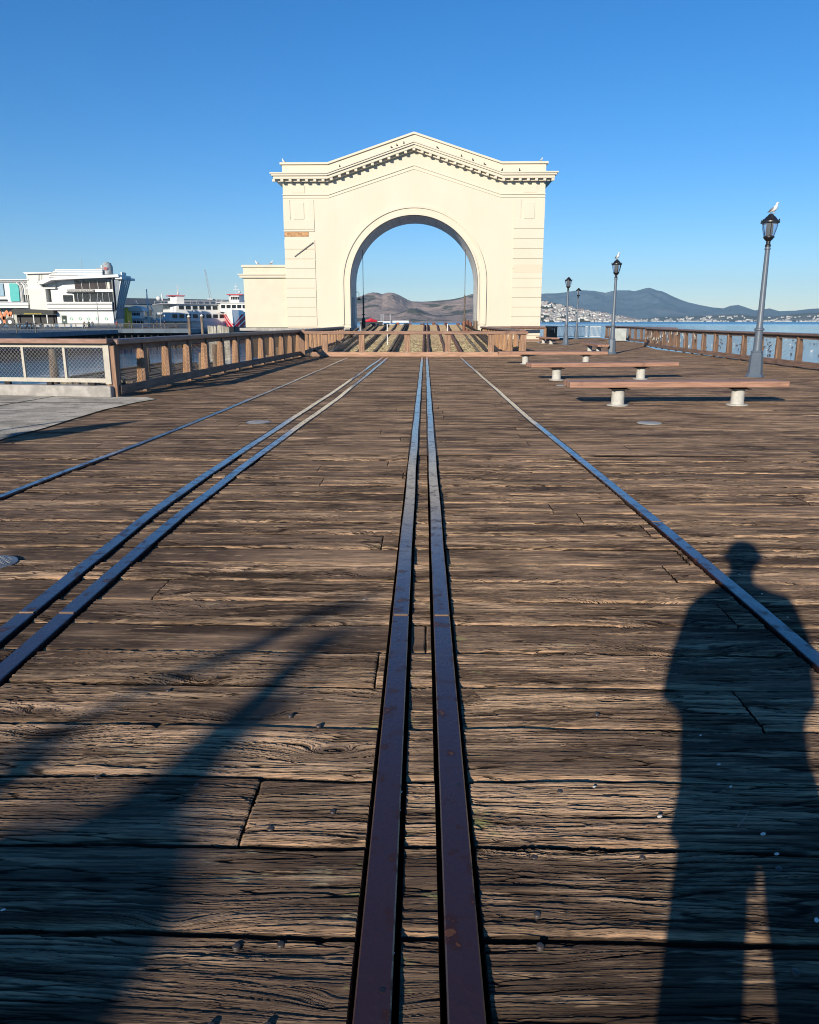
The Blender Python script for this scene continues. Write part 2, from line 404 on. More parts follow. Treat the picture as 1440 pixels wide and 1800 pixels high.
# ---------------------------------------------------------------- rails lines
def lx(pts):
    ys = [p[1] for p in pts]; xs = [p[0] for p in pts]
    return lambda y: float(np.interp(y, ys, xs))
RAILS = [
    ('left rail of the central pair of dark steel rails set in the planks', [(-.112, 0.6), (-.134, 4), (-.152, 8), (-.20, 34.3)], .088),
    ('right rail of the central pair of dark steel rails set in the planks', [(.104, 0.6), (.088, 4), (.074, 8), (.01, 34.3)], .088),
    ('single steel rail crossing the right half of the deck', [(1.875, .6), (1.865, 4), (1.83, 7.3), (1.76, 10), (1.70, 12.2), (1.66, 17.2), (1.5, 34.3)], .085),
    ('thin single steel rail nearest the left railing', [(-3.95, .6), (-3.9, 6.7), (-3.86, 7.8), (-3.75, 9.7), (-3.62, 15.8), (-3.55, 21.7), (-3.48, 34.3)], .075),
    ('outer rail of the left pair of dark steel rails', [(-2.02, .6), (-2.18, 3.6), (-2.24, 4.7), (-2.29, 6), (-2.30, 7.6), (-2.27, 9.8), (-2.18, 13.9), (-2.10, 18.6), (-2.02, 27), (-1.95, 34.3)], .092),
    ('inner rail of the left pair of dark steel rails', [(-1.80, .6), (-1.945, 3.1), (-2.0, 4.7), (-2.03, 6), (-2.03, 8), (-1.95, 11.5), (-1.85, 15.8), (-1.78, 23.9), (-1.72, 34.3)], .092)]
def groove_at(X, Y):
    g = np.zeros_like(X)
    for lab, pts, w in RAILS:
        ys = np.array([p[1] for p in pts]); xs = np.array([p[0] for p in pts])
        d = np.abs(X - np.interp(Y, ys, xs)) - w / 2
        g = np.maximum(g, np.maximum(0, .1 - d))
    return g

# ---------------------------------------------------------------- SETTING
def grid_mesh(name, X, Y, Z, mat):
    nr, nc = X.shape; co = np.stack([X, Y, Z], -1).reshape(-1, 3).astype(np.float32)
    me = bpy.data.meshes.new(name); me.vertices.add(nr * nc); me.vertices.foreach_set('co', co.ravel())
    i = np.arange((nr - 1) * (nc - 1)); r, c = i // (nc - 1), i % (nc - 1); a = r * nc + c
    q = np.stack([a, a + 1, a + nc + 1, a + nc], -1).astype(np.int32)
    me.loops.add(q.size); me.loops.foreach_set('vertex_index', q.ravel())
    me.polygons.add(len(q)); me.polygons.foreach_set('loop_start', np.arange(len(q), dtype=np.int32) * 4)
    me.polygons.foreach_set('use_smooth', np.ones(len(q), bool))
    me.update(calc_edges=True); me.materials.append(mat)
    o = bpy.data.objects.new(name, me); col.objects.link(o); return o
def deck_near():
    ys = [1.15]
    while ys[-1] < 9.0: ys.append(ys[-1] + max(.0022, .62 * (ys[-1] ** 2 + 2.4) / 1173 * .85))
    ys = np.array(ys); ys[-1] = 9.0
    Lf = np.linspace(1, 0, 170); Rf = np.linspace(0, 1, 170)
    C = np.linspace(-.21, .21, 150)
    rows = []
    for y in ys:
        sh = -.0048 * y
        xl, xr = -(0.60 * y + .45), (.57 * y + .45)
        l = -.21 + sh + (xl + .21 - sh) * Lf[:-1]; r = .21 + sh + (xr - .21 - sh) * Rf[1:]
        rows.append(np.concatenate([l, C + sh, r]))
    X = np.array(rows); Y = np.repeat(ys[:, None], X.shape[1], 1)
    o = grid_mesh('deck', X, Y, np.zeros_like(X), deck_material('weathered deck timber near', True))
    at = o.data.attributes.new('groove', 'FLOAT', 'POINT'); at.data.foreach_set('value', groove_at(X, Y).ravel().astype(np.float32))
    tag(o, 'weathered timber planks of the pier deck in front', kind='structure')
deck_near()
# the rest of the deck: slabs butted together round the near one
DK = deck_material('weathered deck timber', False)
def flat(name, polys, z, mat, lab):
    mb = MB()
    for p in polys: mb.add([(x, y, z) for x, y in p], [tuple(range(len(p)))])
    return tag(mb.obj(name, mat), lab, kind='structure')
def nx(y, s): return -(0.60 * y + .45) if s < 0 else (.57 * y + .45)
ZD = -.012
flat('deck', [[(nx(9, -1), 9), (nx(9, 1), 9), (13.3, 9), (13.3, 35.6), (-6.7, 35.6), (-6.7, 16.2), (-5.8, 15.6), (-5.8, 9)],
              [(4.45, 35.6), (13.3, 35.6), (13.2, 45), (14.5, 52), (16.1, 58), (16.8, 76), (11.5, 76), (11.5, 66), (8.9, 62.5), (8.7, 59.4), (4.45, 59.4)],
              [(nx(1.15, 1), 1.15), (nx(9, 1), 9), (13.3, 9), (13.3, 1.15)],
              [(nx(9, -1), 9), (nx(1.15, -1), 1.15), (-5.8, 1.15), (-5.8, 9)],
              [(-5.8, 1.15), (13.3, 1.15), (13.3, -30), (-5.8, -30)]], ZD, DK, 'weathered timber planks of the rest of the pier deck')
mb = MB()
mb.box(-6.7, 13.3, -30, 35.5, -1.1, -.1); mb.box(4.5, 13.1, 35.5, 59.3, -1.1, -.1); mb.box(11.6, 16.6, 59.3, 76, -1.1, -.1)
tag(mb.obj('deck_substructure', DARK), kind='structure')
# pavement at left with a rounded corner
arc = [(-5.72 + .0, 1.0), (-5.74, 10.2), (-5.72, 11.2), (-5.78, 12.2), (-5.83, 13.6), (-5.72, 14.9), (-5.55, 15.5), (-5.9, 15.95), (-6.5, 16.0), (-40, 20.0), (-40, -30), (-5.72, -30)]
flat('pavement', [arc], .004, PAVE, 'grey concrete pavement at the left of the deck')
mb = MB()
mb.bar((-30, 14.35, .0085), (-5.95, 14.75, .0085), .03, .004); mb.bar((-8.6, 8, .0085), (-7.9, 16, .0085), .02, .004)
tag(mb.obj('pavement_joints', DARK), kind='structure')
mb = MB(); mb.box(-40, -6.75, -30, 15.6, -1.2, -.004); tag(mb.obj('pavement_base', CONC), kind='structure')
# water
W = 19500; ZW = -4.0
mb = MB(); mb.add([(-W, -W, ZW), (W, -W, ZW), (W, W, ZW), (-W, W, ZW)], [(0, 1, 2, 3)])
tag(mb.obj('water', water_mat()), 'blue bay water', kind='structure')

def ridge(name, prof, D0, D1, mat, lab, amp=.22, ns=1 / 900., nu=220, nt=44, back=1500, pw=.85, seed=0):
    us = np.linspace(prof[0][0], prof[-1][0], nu); vs = np.interp(us, [p[0] for p in prof], [p[1] for p in prof])
    X = np.zeros((nt, nu)); Y = np.zeros_like(X); Z = np.zeros_like(X)
    for j, (u, v) in enumerate(zip(us, vs)):
        r = ray(u, v); hd = math.hypot(r[0], r[1]); cz = CAM_H + r[2] / hd * D1 - ZW
        ux, uy = r[0] / hd, r[1] / hd
        for i in range(nt):
            t = i / (nt - 9)
            if t <= 1: d = D0 + (D1 - D0) * t; s = t ** pw
            else: d = D1 + back * (t - 1) / .24; s = max(0, 1 - (t - 1) / .24)
            x, y = ux * d, uy * d
            n = mnoise.ridged_multi_fractal(Vector((x * ns, y * ns, seed)), .9, 2.1, 6, 1.0, 2.0)
            f = mnoise.fractal(Vector((x * ns * 4, y * ns * 4, seed + 5)), 1.0, 2.0, 5)
            bell = math.sin(math.pi * min(t, 1)) if t <= 1 else 0
            hh = cz * s * (1 + (n - 1.25) * amp * bell) + cz * f * .012 * (1 if .2 < t < 1.1 else 0)
            X[i, j], Y[i, j] = x, y; Z[i, j] = ZW - 2 + max(0, hh + 2 * (t > 0))
    return tag(grid_mesh(name, X, Y, Z, mat), lab, kind='structure')
HM = hill_mat('dry headland grass', (.42, .32, .26), (.31, .24, .21), (.09, .095, .08), .0028, .010, (.52, .60))
HT = hill_mat('wooded mountain', (.105, .155, .205), (.08, .125, .165), (.15, .18, .205), .0011, .004, (.56, .66))  # base colours tinted blue, standing in for part of the haze
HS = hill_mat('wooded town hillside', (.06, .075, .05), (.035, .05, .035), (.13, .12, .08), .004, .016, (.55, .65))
HL = hill_mat('low shore hills', (.11, .115, .095), (.07, .08, .07), (.20, .18, .15), .002, .008, (.5, .6))
ridge('hills', [(520, 556), (575, 540), (610, 527), (636, 520), (647, 515.5), (656, 514), (664, 514.5), (672, 517), (681, 514.2), (690, 514.5), (698, 517), (707, 521.5), (716, 526.5), (724, 529.3), (742, 530.3), (762, 529), (780, 527.5), (796, 526), (812, 522.5), (828, 517), (860, 513), (900, 522), (925, 545), (940, 560)],
      4300, 6000, HM, 'brown dry headlands seen through the arch', .30, 1 / 520., 260, 60, seed=3)
ridge('hills', [(640, 566), (655, 556), (675, 553), (700, 551), (712, 546), (722, 541.5), (732, 541), (744, 546), (760, 553), (785, 556), (810, 553), (835, 556), (870, 566)],
      3700, 4400, HM, 'low conical brown hill at the foot of the headlands', .3, 1 / 260., 160, 30, 500, seed=9)
ridge('hills', [(900, 530), (952, 516.5), (975, 515.5), (993, 514), (1008, 511.5), (1019, 510), (1044, 511), (1056, 513.5), (1065, 515), (1074, 512), (1082, 510.3), (1106, 510), (1115, 512), (1124, 510), (1132, 507.5), (1141, 505.8), (1148, 507.5), (1155, 510.5), (1163, 511.5), (1172, 515.5), (1182, 520.5), (1196, 526.5), (1210, 531.5), (1232, 536.5), (1252, 540), (1272, 542), (1284, 537.5), (1298, 535.7), (1311, 540), (1327, 545.5), (1340, 544), (1353, 542), (1370, 547), (1398, 546), (1420, 543.5), (1445, 541.5), (1520, 538)],
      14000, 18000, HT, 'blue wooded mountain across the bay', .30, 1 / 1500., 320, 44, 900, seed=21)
town_prof = [(905, 527), (940, 529.5), (955, 530.5), (975, 533), (1000, 539), (1020, 543), (1040, 547), (1060, 551), (1080, 555), (1110, 561.5), (1128, 565.5)]
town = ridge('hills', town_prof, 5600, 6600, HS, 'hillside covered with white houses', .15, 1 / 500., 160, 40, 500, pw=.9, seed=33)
shore_prof = [(1100, 566), (1125, 560), (1160, 557), (1200, 556), (1250, 553.5), (1300, 552), (1330, 556), (1360, 556.5), (1390, 552.5), (1420, 550), (1450, 549), (1520, 548)]
shore = ridge('hills', shore_prof, 11000, 12500, HL, 'low hills and houses along the far shore', .2, 1 / 700., 200, 30, 800, seed=41)

# houses on the hillsides
def house_mesh(w, d, h, wall, roof):
    mb = MB(); mb.box(-w / 2, w / 2, -d / 2, d / 2, -6, h); mb.cur = 1
    mb.add([(-w / 2 - .5, -d / 2 - .5, h), (w / 2 + .5, -d / 2 - .5, h), (w / 2 + .5, d / 2 + .5, h), (-w / 2 - .5, d / 2 + .5, h), (-w / 2 - .5, 0, h + d * .28), (w / 2 + .5, 0, h + d * .28)],
           [(0, 1, 5, 4), (3, 4, 5, 2), (0, 4, 3), (1, 2, 5)])
    o = mb.obj('house', [wall, roof]); me = o.data; bpy.data.objects.remove(o); return me
HW = [simple('house wall ' + n, c, .8, var=.05) for n, c in (('white', (.82, .80, .76)), ('cream', (.72, .65, .55)), ('grey', (.45, .45, .45)))]
HR = [simple('house roof ' + n, c, .8, var=.05) for n, c in (('grey', (.30, .29, .28)), ('brown', (.24, .15, .11)))]
hmesh = [house_mesh(w, d, h, HW[i % 3 if i % 4 else 0], HR[i % 2]) for i, (w, d, h) in enumerate([(26, 14, 10), (18, 12, 9), (34, 16, 9), (16, 14, 13), (22, 12, 7), (42, 16, 12)])]

bpy.context.view_layer.update()
def sample_verts(o, nt, nu, trange):
    co = np.empty(len(o.data.vertices) * 3, np.float32); o.data.vertices.foreach_get('co', co); co = co.reshape(nt, nu, 3)
    def P(fu, ft):
        i = ft * (nt - 9); j = fu * (nu - 1); i0, j0 = int(min(i, nt - 2)), int(min(j, nu - 2)); a, b = i - i0, j - j0
        return (co[i0, j0] * (1 - a) * (1 - b) + co[i0 + 1, j0] * a * (1 - b) + co[i0, j0 + 1] * (1 - a) * b + co[i0 + 1, j0 + 1] * a * b)
    return P
PT = sample_verts(town, 40, 160, None); PS = sample_verts(shore, 30, 200, None)
rest = MB(); cnt = 0
spots = []
for k in range(1050):
    fu = rng.random() ** 1.15 * .98; ft = (rng.random() ** .95) * .93
    if mnoise.noise(Vector((fu * 14, ft * 7, 2))) < -.22 and ft > .05: continue
    spots.append((PT(fu, ft), rng.random() * 3, rng.integers(0, 6), 1.0))
near_n = len(spots)
for k in range(480):
    fu = rng.random() * .98; ft = (rng.random() ** 2.4) * .8
    if mnoise.noise(Vector((fu * 22, ft * 5, 7))) < -.05 and ft > .05: continue
    spots.append((PS(fu, ft), rng.random() * 3, rng.integers(0, 6), 1.15))

big = [i for i in range(near_n) if spots[i][0][2] > 0][:300]
bigs = set(big)
for i, (p, a, k, s_) in enumerate(spots):
    if i in bigs:
        o = bpy.data.objects.new('house', hmesh[k]); col.objects.link(o); o.location = tuple(float(q) for q in p); o.rotation_euler = (0, 0, a); o.scale = (s_,) * 3
        tag(o, 'small pale house on the hillside across the water', 'house', 'houses on the hillside across the bay')
    else:
        me = hmesh[k]; rot = Matrix.Rotation(a, 4, 'Z'); T = Matrix.Translation(Vector([float(q) for q in p])) @ rot @ Matrix.Scale(s_, 4)
        o0 = len(rest.v); rest.v += [tuple(T @ v.co) for v in me.vertices]
        for f in me.polygons: rest.f.append([o0 + q for q in f.vertices]); rest.mi.append(f.material_index)
tag(rest.obj('distant_houses', [simple('far house wall', (.62, .60, .56), .8, var=.3, scale=.01), HR[0]]), 'many tiny pale houses spread along the far shore', 'houses', kind='stuff')
# white waterfront strip below the headlands
mb = MB()
for u0, u1, h in ((640, 664, 11), (664, 690, 8), (690, 722, 12)):
    a, b = AV(u0, 565, 3300), AV(u1, 565, 3300); mb.box(a.x, b.x - 8, 3300, 3340, ZW, h * .55 - 2)
tag(mb.obj('waterfront_building', WHITE), 'long low white building on the far shore seen through the arch', 'building')

# haze
mb = MB(); mb.box(-19900, 19900, -19900, 19900, -7, 1000)
hz = mb.obj('haze', None); hz.data.materials.clear()
hm = bpy.data.materials.new('haze'); hm.use_nodes = True; hn = hm.node_tree; hn.nodes.remove(hn.nodes['Principled BSDF'])
pv = hn.nodes.new('ShaderNodeVolumePrincipled'); pv.inputs['Color'].default_value = (.50, .79, 1, 1); pv.inputs['Density'].default_value = 2.7e-5; pv.inputs['Anisotropy'].default_value = .0
hn.links.new(pv.outputs[0], hn.nodes['Material Output'].inputs['Volume']); hz.data.materials.append(hm)
tag(hz, 'thin blue haze in the air over the bay', kind='stuff')

# ---------------------------------------------------------------- rails
for k, (lab, pts, w) in enumerate(RAILS):
    seam = {0: 3.85, 1: 3.85, 4: 3.86, 5: 3.86}.get(k, 5.9)
    ys = sorted(set([p[1] for p in pts] + list(np.arange(.6, 34.3, .5)) + [seam - .004, seam + .004]))
    fx = lx(pts); mb = MB(); ht = .004 if k < 2 else -.004
    vs = []
    cuts = [y for y in ys if y < seam], [y for y in ys if y > seam]
    for part in cuts:
        vs = []; c = .004
        for y in part:
            x = fx(y) + .003 * math.sin(y * 2.1 + k) * (y > 5); dz = .004 * math.sin(y * .9 + k * 2) * (y > 5) + (.003 if part is cuts[1] else 0)
            for dx, z in ((-w / 2, -.07), (-w / 2, ht - c), (-w / 2 + c, ht), (w / 2 - c, ht), (w / 2, ht - c), (w / 2, -.07)): vs.append((x + dx, y, z + dz))
        fs = []
        for i in range(len(part) - 1):
            for j in range(6): fs.append((i * 6 + j, i * 6 + (j + 1) % 6, i * 6 + 6 + (j + 1) % 6, i * 6 + 6 + j))
        fs += [(0, 1, 2, 3, 4, 5), tuple(range(len(vs) - 1, len(vs) - 7, -1))]
        mb.add(vs, fs)
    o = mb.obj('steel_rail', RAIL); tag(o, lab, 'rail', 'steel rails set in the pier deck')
    jm = MB(); x = fx(seam); jm.bar((x - w / 2 + .006, seam, ht + .0015), (x + w / 2 - .006, seam, ht + .0015), .014, .006, (0, 0, 1))
    jm.obj('joint_plate', simple('joint weld', (.30, .19, .12), .5), o)
    if k in (0, 1, 2):
        bh = MB()
        for yy in ((1.47,) if k == 0 else (2.3, 4.4) if k == 1 else (3.75,)):
            bh.lathe([(.007, 0), (.007, .0012)], (fx(yy) + .02, yy, ht), 10)
        bh.obj('bolt_hole', BLACK, o)
# dark slots beside the far stretches (beyond the cut near deck)
mb = MB()
for lab, pts, w in RAILS:
    fx = lx(pts); ys = list(np.arange(9.0, 34.3, .5)) + [34.3]
    vs = []
    for y in ys: vs += [(fx(y) - w / 2 - .02, y, ZD + .004), (fx(y) + w / 2 + .02, y, ZD + .004)]
    mb.add(vs, [(2 * i, 2 * i + 1, 2 * i + 3, 2 * i + 2) for i in range(len(ys) - 1)])
tag(mb.obj('rail_slots', DARK), 'dark slots beside the rails', kind='structure')

# ---------------------------------------------------------------- benches
def bench(x0, x1, y, legs, rz, lab, depth=.56):
    cx = (x0 + x1) / 2; L = x1 - x0
    t = thing('bench', lab, 'bench', (cx, y, 0), rz, 'long backless timber benches on the deck')
    mb = MB()
    for k in range(3):
        a = -depth / 2 + k * depth / 3; mb.cham(-L / 2, L / 2, a + .004, a + depth / 3 - .004, .345, .455, .008)
    mb.obj('seat', BENCHT, t)
    g = MB()
    for lxp in legs:
        for q in (-.09, .09):
            for k in range(3): g.lathe([(.011, .455), (.009, .460)], (lxp - cx + q, -depth / 3 + k * depth / 3, 0), 8)
    g.obj('bolts', DARK, t)
    for lxp in legs:
        g = MB(); g.lathe([(.20, 0), (.20, .018), (.125, .022), (.122, .05), (.120, .30)], (lxp - cx, 0, ZD), 24); lg = g.obj('leg', LEGM, t, True)
        g = MB(); g.box(lxp - cx - .17, lxp - cx + .17, -.2, .2, .300, .312)
        g.box(lxp - cx - .15, lxp - cx + .15, -.05, .05, .313, .344)
        for q in (-.13, .13): g.lathe([(.014, .285), (.014, .299)], (lxp - cx + q, -.16, 0), 8)
        g.obj('bracket', DARK, lg)
    return t
bench(2.66, 6.82, 14.72, (3.66, 5.98), R(3), 'nearest long timber bench, on two round concrete legs at the right')
bench(2.75, 6.95, 21.35, (3.55, 5.98), R(9), 'second long timber bench, just behind the nearest one')
bench(2.7, 6.75, 29.2, (3.72, 6.0), R(1), 'third long timber bench, right beside the end of the barrier')
bench(6.5, 10.7, 40.0, (7.5, 9.65), R(90), 'long bench seen end-on beside the second nearest lamp post')
bench(6.55, 10.75, 56, (7.6, 9.6), R(97), 'small far bench by the foot of the arch')

# ---------------------------------------------------------------- lamp posts
GL = M('lamp glass'); GL.set((.75, .80, .85), .08, 0, .5); GL.b.inputs['Transmission Weight'].default_value = .85; GL.b.inputs['IOR'].default_value = 1.1; GL = GL.m
def lamp_post():
    t = thing('street_lamp', '', 'street lamp', (0, 0, 0), 0, 'blue-grey lamp posts along the pier')
    g = MB(); g.lathe([(.27, 0), (.27, .02), (.235, .05), (.225, .07), (.205, .10), (.175, .62), (.160, .66), (.15, .70), (.165, .705), (.165, .73), (.14, .75)], (0, 0, 0), 8, .5)
    g.obj('base', GREYB, t)
    g = MB(); g.lathe([(.118, .75), (.10, 1.30), (.135, 1.31), (.14, 1.335), (.135, 1.36), (.10, 1.38), (.088, 1.42), (.064, 3.50), (.085, 3.505), (.085, 3.53), (.07, 3.535), (.065, 3.60)], (0, 0, 0), 12)
    g.obj('pole', GREYB, t, True)
    g = MB(); g.lathe([(.078, 3.58), (.078, 3.62), (.058, 3.64), (.058, 3.72), (.10, 3.76), (.13, 3.80), (.145, 3.815), (.145, 3.85), (.12, 3.86)], (0, 0, 0), 16)
    hd = g.obj('lantern_holder', BLACK, t, True)
    g = MB(); pr = [(.128, 3.86), (.165, 3.98), (.195, 4.10), (.210, 4.20)]
    g.lathe(pr, (0, 0, 0), 16); gl = g.obj('lantern_glass', GL, t, True)
    g = MB(); g.lathe([(.075, 3.862), (.085, 3.95), (.085, 4.14), (.04, 4.19)], (0, 0, 0), 12); g.obj('lamp_bulb', WHITE, gl, True)
    g = MB()
    for j in range(6):
        a = j * math.pi / 3 + .3; g.tube([(math.cos(a) * (r + .006), math.sin(a) * (r + .006), z) for r, z in pr], .009, 5)
    g.obj('lantern_ribs', BLACK, t)
    g = MB(); g.lathe([(.245, 4.19), (.25, 4.21), (.245, 4.245), (.20, 4.26), (.17, 4.30), (.12, 4.36), (.085, 4.385), (.075, 4.40), (.05, 4.43), (.02, 4.445)], (0, 0, 0), 18)
    for j in range(6):
        a = j * math.pi / 3 + .3; g.ball((math.cos(a) * .235, math.sin(a) * .235, 4.27), .022, 5)
    g.obj('lantern_cap', BLACK, t, True)
    return t
LAMPS = [((9.5, 22.45, ZD), 1.0, 'tallest-looking nearest lamp post with a gull on its lantern, right of the benches', R(-.4)),
         ((9.1, 38.3, ZD), 1.0, 'lamp post with a gull on top beside the end-on bench', R(-.2)),
         ((9.5, 53.3, ZD), 1.0, 'far lamp post nearest the arch wall', 0),
         ((13.5, 70.5, ZD), 1.0, 'farthest and smallest lamp post by the white railing', 0),
         ((12.95, 25.9, ZD), 1.0, 'lamp post at the right edge of the picture beyond the railing', 0)]
lp = lamp_post()
for i, (p, s_, lab, tilt) in enumerate(LAMPS):
    o = lp if i == 0 else copy_tree(lp)
    o.location = p; o.rotation_euler = (0, tilt, i * .35); o['label'] = lab
    if i == 4: o.location = (14.75, 25.6, ZD)

# ---------------------------------------------------------------- gulls and pigeons
def sweep_body(mb, pts, rad, sx=1.0):
    mb.tube(pts, rad, 10)
def gull(name, loc, rz, lab, s=1.0, standing=True, group='gulls perched about the pier'):
    t = thing(name, lab, 'gull', loc, rz, group); t.scale = (s, s, s)
    g = MB(); sweep_body(g, [(-.20, 0, .055), (-.14, 0, .075), (-.08, 0, .10), (0, 0, .14), (.06, 0, .19), (.095, 0, .25), (.10, 0, .285), (.115, 0, .32), (.14, 0, .335), (.165, 0, .33)], [.008, .028, .055, .078, .076, .05, .040, .046, .040, .012])
    g.obj('body', FEATHW, t, True)
    for q in (-1, 1):
        w = MB(); w.tube([(.06, q * .062, .20), (0, q * .078, .165), (-.08, q * .062, .125), (-.17, q * .03, .09), (-.25, q * .012, .065)], [.018, .034, .034, .020, .004], 7); w.obj('wing', FEATHG, t, True)
    b = MB(); b.tube([(.16, 0, .328), (.19, 0, .322), (.205, 0, .312)], [.014, .010, .003], 6); b.obj('beak', BEAK, t)
    for q in (-1, 1):
        l = MB(); l.tube([(.0, q * .028, .09), (.01, q * .028, .0)], .006, 5); l.box(.0, .045, q * .028 - .015, q * .028 + .015, 0, .005); l.obj('leg', BEAK, t)
    return t
gull('gull', (9.5 + .03, 22.45, 4.43), R(-62), 'large white gull standing on top of the nearest lamp post', .78)
gull('gull', (9.1, 38.3, 4.43), R(-70), 'white gull on top of the lamp post beside the end-on bench', .85)
SMALLG = [((499.5, 288), R(200), 'gull perched on the left end of the arch parapet'), ((951, 284), R(20), 'gull perched on the right end of the arch parapet')]

# ---------------------------------------------------------------- fences
def wire_mesh(mb, a, b, z0, z1, pitch=.075, w=.0042, za=None, zb=None):
    """diamond wire between two ground points"""
    a, b = Vector((*a, 0)), Vector((*b, 0)); L = (b - a).length; d = (b - a) / L; n = Vector((-d.y, d.x, 0)); H = z1 - z0
    k = -H
    while k < L:
        for sgn in (1, -1):
            s0, s1 = k, k + H
            t0, t1 = max(0, -s0) / H, min(1, (L - s0) / H)
            if t1 > t0:
                if sgn == 1: p, q = a + d * (s0 + t0 * H) + Vector((0, 0, z0 + t0 * H)), a + d * (s0 + t1 * H) + Vector((0, 0, z0 + t1 * H))
                else: p, q = a + d * (s0 + t0 * H) + Vector((0, 0, z1 - t0 * H)), a + d * (s0 + t1 * H) + Vector((0, 0, z1 - t1 * H))
                off = n * (.002 * sgn)
                mb.bar(p + off, q + off, w, w, n)
        k += pitch * 1.41
def local_mat(p, q, z=0):
    p, q = Vector((*p, z)), Vector((*q, z)); d = (q - p).normalized()
    return Matrix(((d.x, -d.y, 0, p.x), (d.y, d.x, 0, p.y), (0, 0, 1, z), (0, 0, 0, 1))), (q - p).length
def timber_fence(pts, lab, spacing=1.65, out=1, H=1.07, capw=.30, fin=.25, wires=True, pitch=.075, group='timber railings around the deck', offs=None, blue=False):
    """pts along the inner face; out=+1: outside is to the left of the walking direction"""
    t = thing('timber_railing', lab, 'railing', (pts[0][0], pts[0][1], 0), 0, group)
    base = Vector((pts[0][0], pts[0][1], 0))
    W_ = MB(); T = []
    for (p, q) in zip(pts[:-1], pts[1:]):
        m, L = local_mat(p, q); m = Matrix.Translation(-base) @ m
        n = max(1, round(L / spacing))
        for i in range(n + (1 if q == pts[-1] else 0)):
            s_ = L * i / n; g = MB()
            y0, y1 = (0, fin) if out > 0 else (-fin, 0)
            yi = 0
            # inner upright and outward brace with a sloping head
            a, b = (.0, .10) if out > 0 else (-.10, .0)
            hwd = .10 if out > 0 else .055; g.cham(s_ - hwd, s_ + hwd, a, b, ZD, H - .001, .006, m)
            k = 1 if out > 0 else -1
            poly = [(k * .102, .02), (k * fin, .02), (k * (fin - .05), H - .25), (k * .16, H - .03), (k * .102, H - .03)]
            vs = [m @ Vector((s_ - .028, y, z)) for y, z in poly] + [m @ Vector((s_ + .028, y, z)) for y, z in poly]; nn = len(poly)
            fs = [tuple(range(nn)), tuple(range(2 * nn - 1, nn - 1, -1))] + [(j, j + nn, (j + 1) % nn + nn, (j + 1) % nn) for j in range(nn)]
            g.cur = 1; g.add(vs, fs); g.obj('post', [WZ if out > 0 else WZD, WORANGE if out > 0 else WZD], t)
        g = MB(); c0 = (-.07, capw - .07) if out > 0 else (-(capw - .07), .07)
        g.cham(-.02, L + .02, c0[0], c0[1], H, H + (.12 if out > 0 else .09), .02, m); g.obj('top_rail', CAPW, t)
        g = MB(); b0 = (-.045, -.003) if out > 0 else (.003, .045); g.cham(0, L, b0[0], b0[1], .045, .235, .005, m); g.obj('bottom_board', WY, t)
        b1 = (.25, .29) if out > 0 else (-.29, -.25)
        g = MB(); g.box(0, L, *( (.04, .08) if out > 0 else (-.08, -.04)), H - .11, H - .002, m); g.obj('upper_rail', WY, t)
        if wires:
            wm = MB(); a3 = m @ Vector((0, .1 * (1 if out > 0 else -1) * .55, 0)); b3 = m @ Vector((L, .1 * (1 if out > 0 else -1) * .55, 0))
            wire_mesh(wm, (a3.x, a3.y), (b3.x, b3.y), .20, H - .1, pitch); wm.obj('wire_mesh', WIREB, t)
    return t
timber_fence([(-6.5, 16.05), (-6.33, 24), (-5.75, 35.2)], 'long timber railing along the left side of the deck, in shade towards us', 1.62, 1)
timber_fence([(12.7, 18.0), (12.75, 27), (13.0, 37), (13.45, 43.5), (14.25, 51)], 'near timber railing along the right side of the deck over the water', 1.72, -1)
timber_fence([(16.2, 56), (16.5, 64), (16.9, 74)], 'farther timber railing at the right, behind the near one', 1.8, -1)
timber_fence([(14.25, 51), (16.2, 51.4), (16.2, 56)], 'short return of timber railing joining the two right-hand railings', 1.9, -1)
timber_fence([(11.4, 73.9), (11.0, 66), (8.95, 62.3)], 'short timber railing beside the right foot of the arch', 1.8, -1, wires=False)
timber_fence([(8.95, 59.2), (4.6, 59.0)], 'low timber railing in front of the right pier of the arch', 2.1, 1, wires=False, fin=.16)
timber_fence([(4.42, 35.3), (4.35, 42), (4.2, 58)], 'timber railing along the right side of the ramp behind the barrier', 2.0, 1, wires=False)
timber_fence([(-5.72, 36), (-5.95, 45), (-6.2, 58)], 'timber railing along the left side of the ramp behind the barrier', 2.0, 1, wires=False)

# front barrier
t = thing('timber_barrier', 'low brown timber barrier with wire mesh across the end of the deck', 'barrier', (0, 35.0, 0), 0)
g = MB(); g.cham(-5.75, 4.55, -.07, .24, .985, 1.125, .015); g.obj('top_rail', WX, t)
g = MB(); g.cham(-5.2, 4.4, -.05, -.001, .0, .21, .008); g.obj('bottom_board', timber('bottom board', (.52, .31, .21), (.33, .19, .12), 0), t)
for px in (-5.65, -4.61, -2.94, -.88, .95, 2.9, 4.35):
    g = MB(); g.cham(px - .13, px + .13, 0, .10, ZD, .984, .008); g.obj('post', WZ, t)
g = MB(); wire_mesh(g, (-5.5, .05), (4.3, .05), .30, 1.03, .085); g.obj('wire_mesh', WIREB, t)
g = MB()
for px in (-4.61, -2.94, -.88, .95, 2.9, 4.35): g.ball((px - .02, -.055, .20), .03, 6)
g.obj('bolts', LEGM, t)

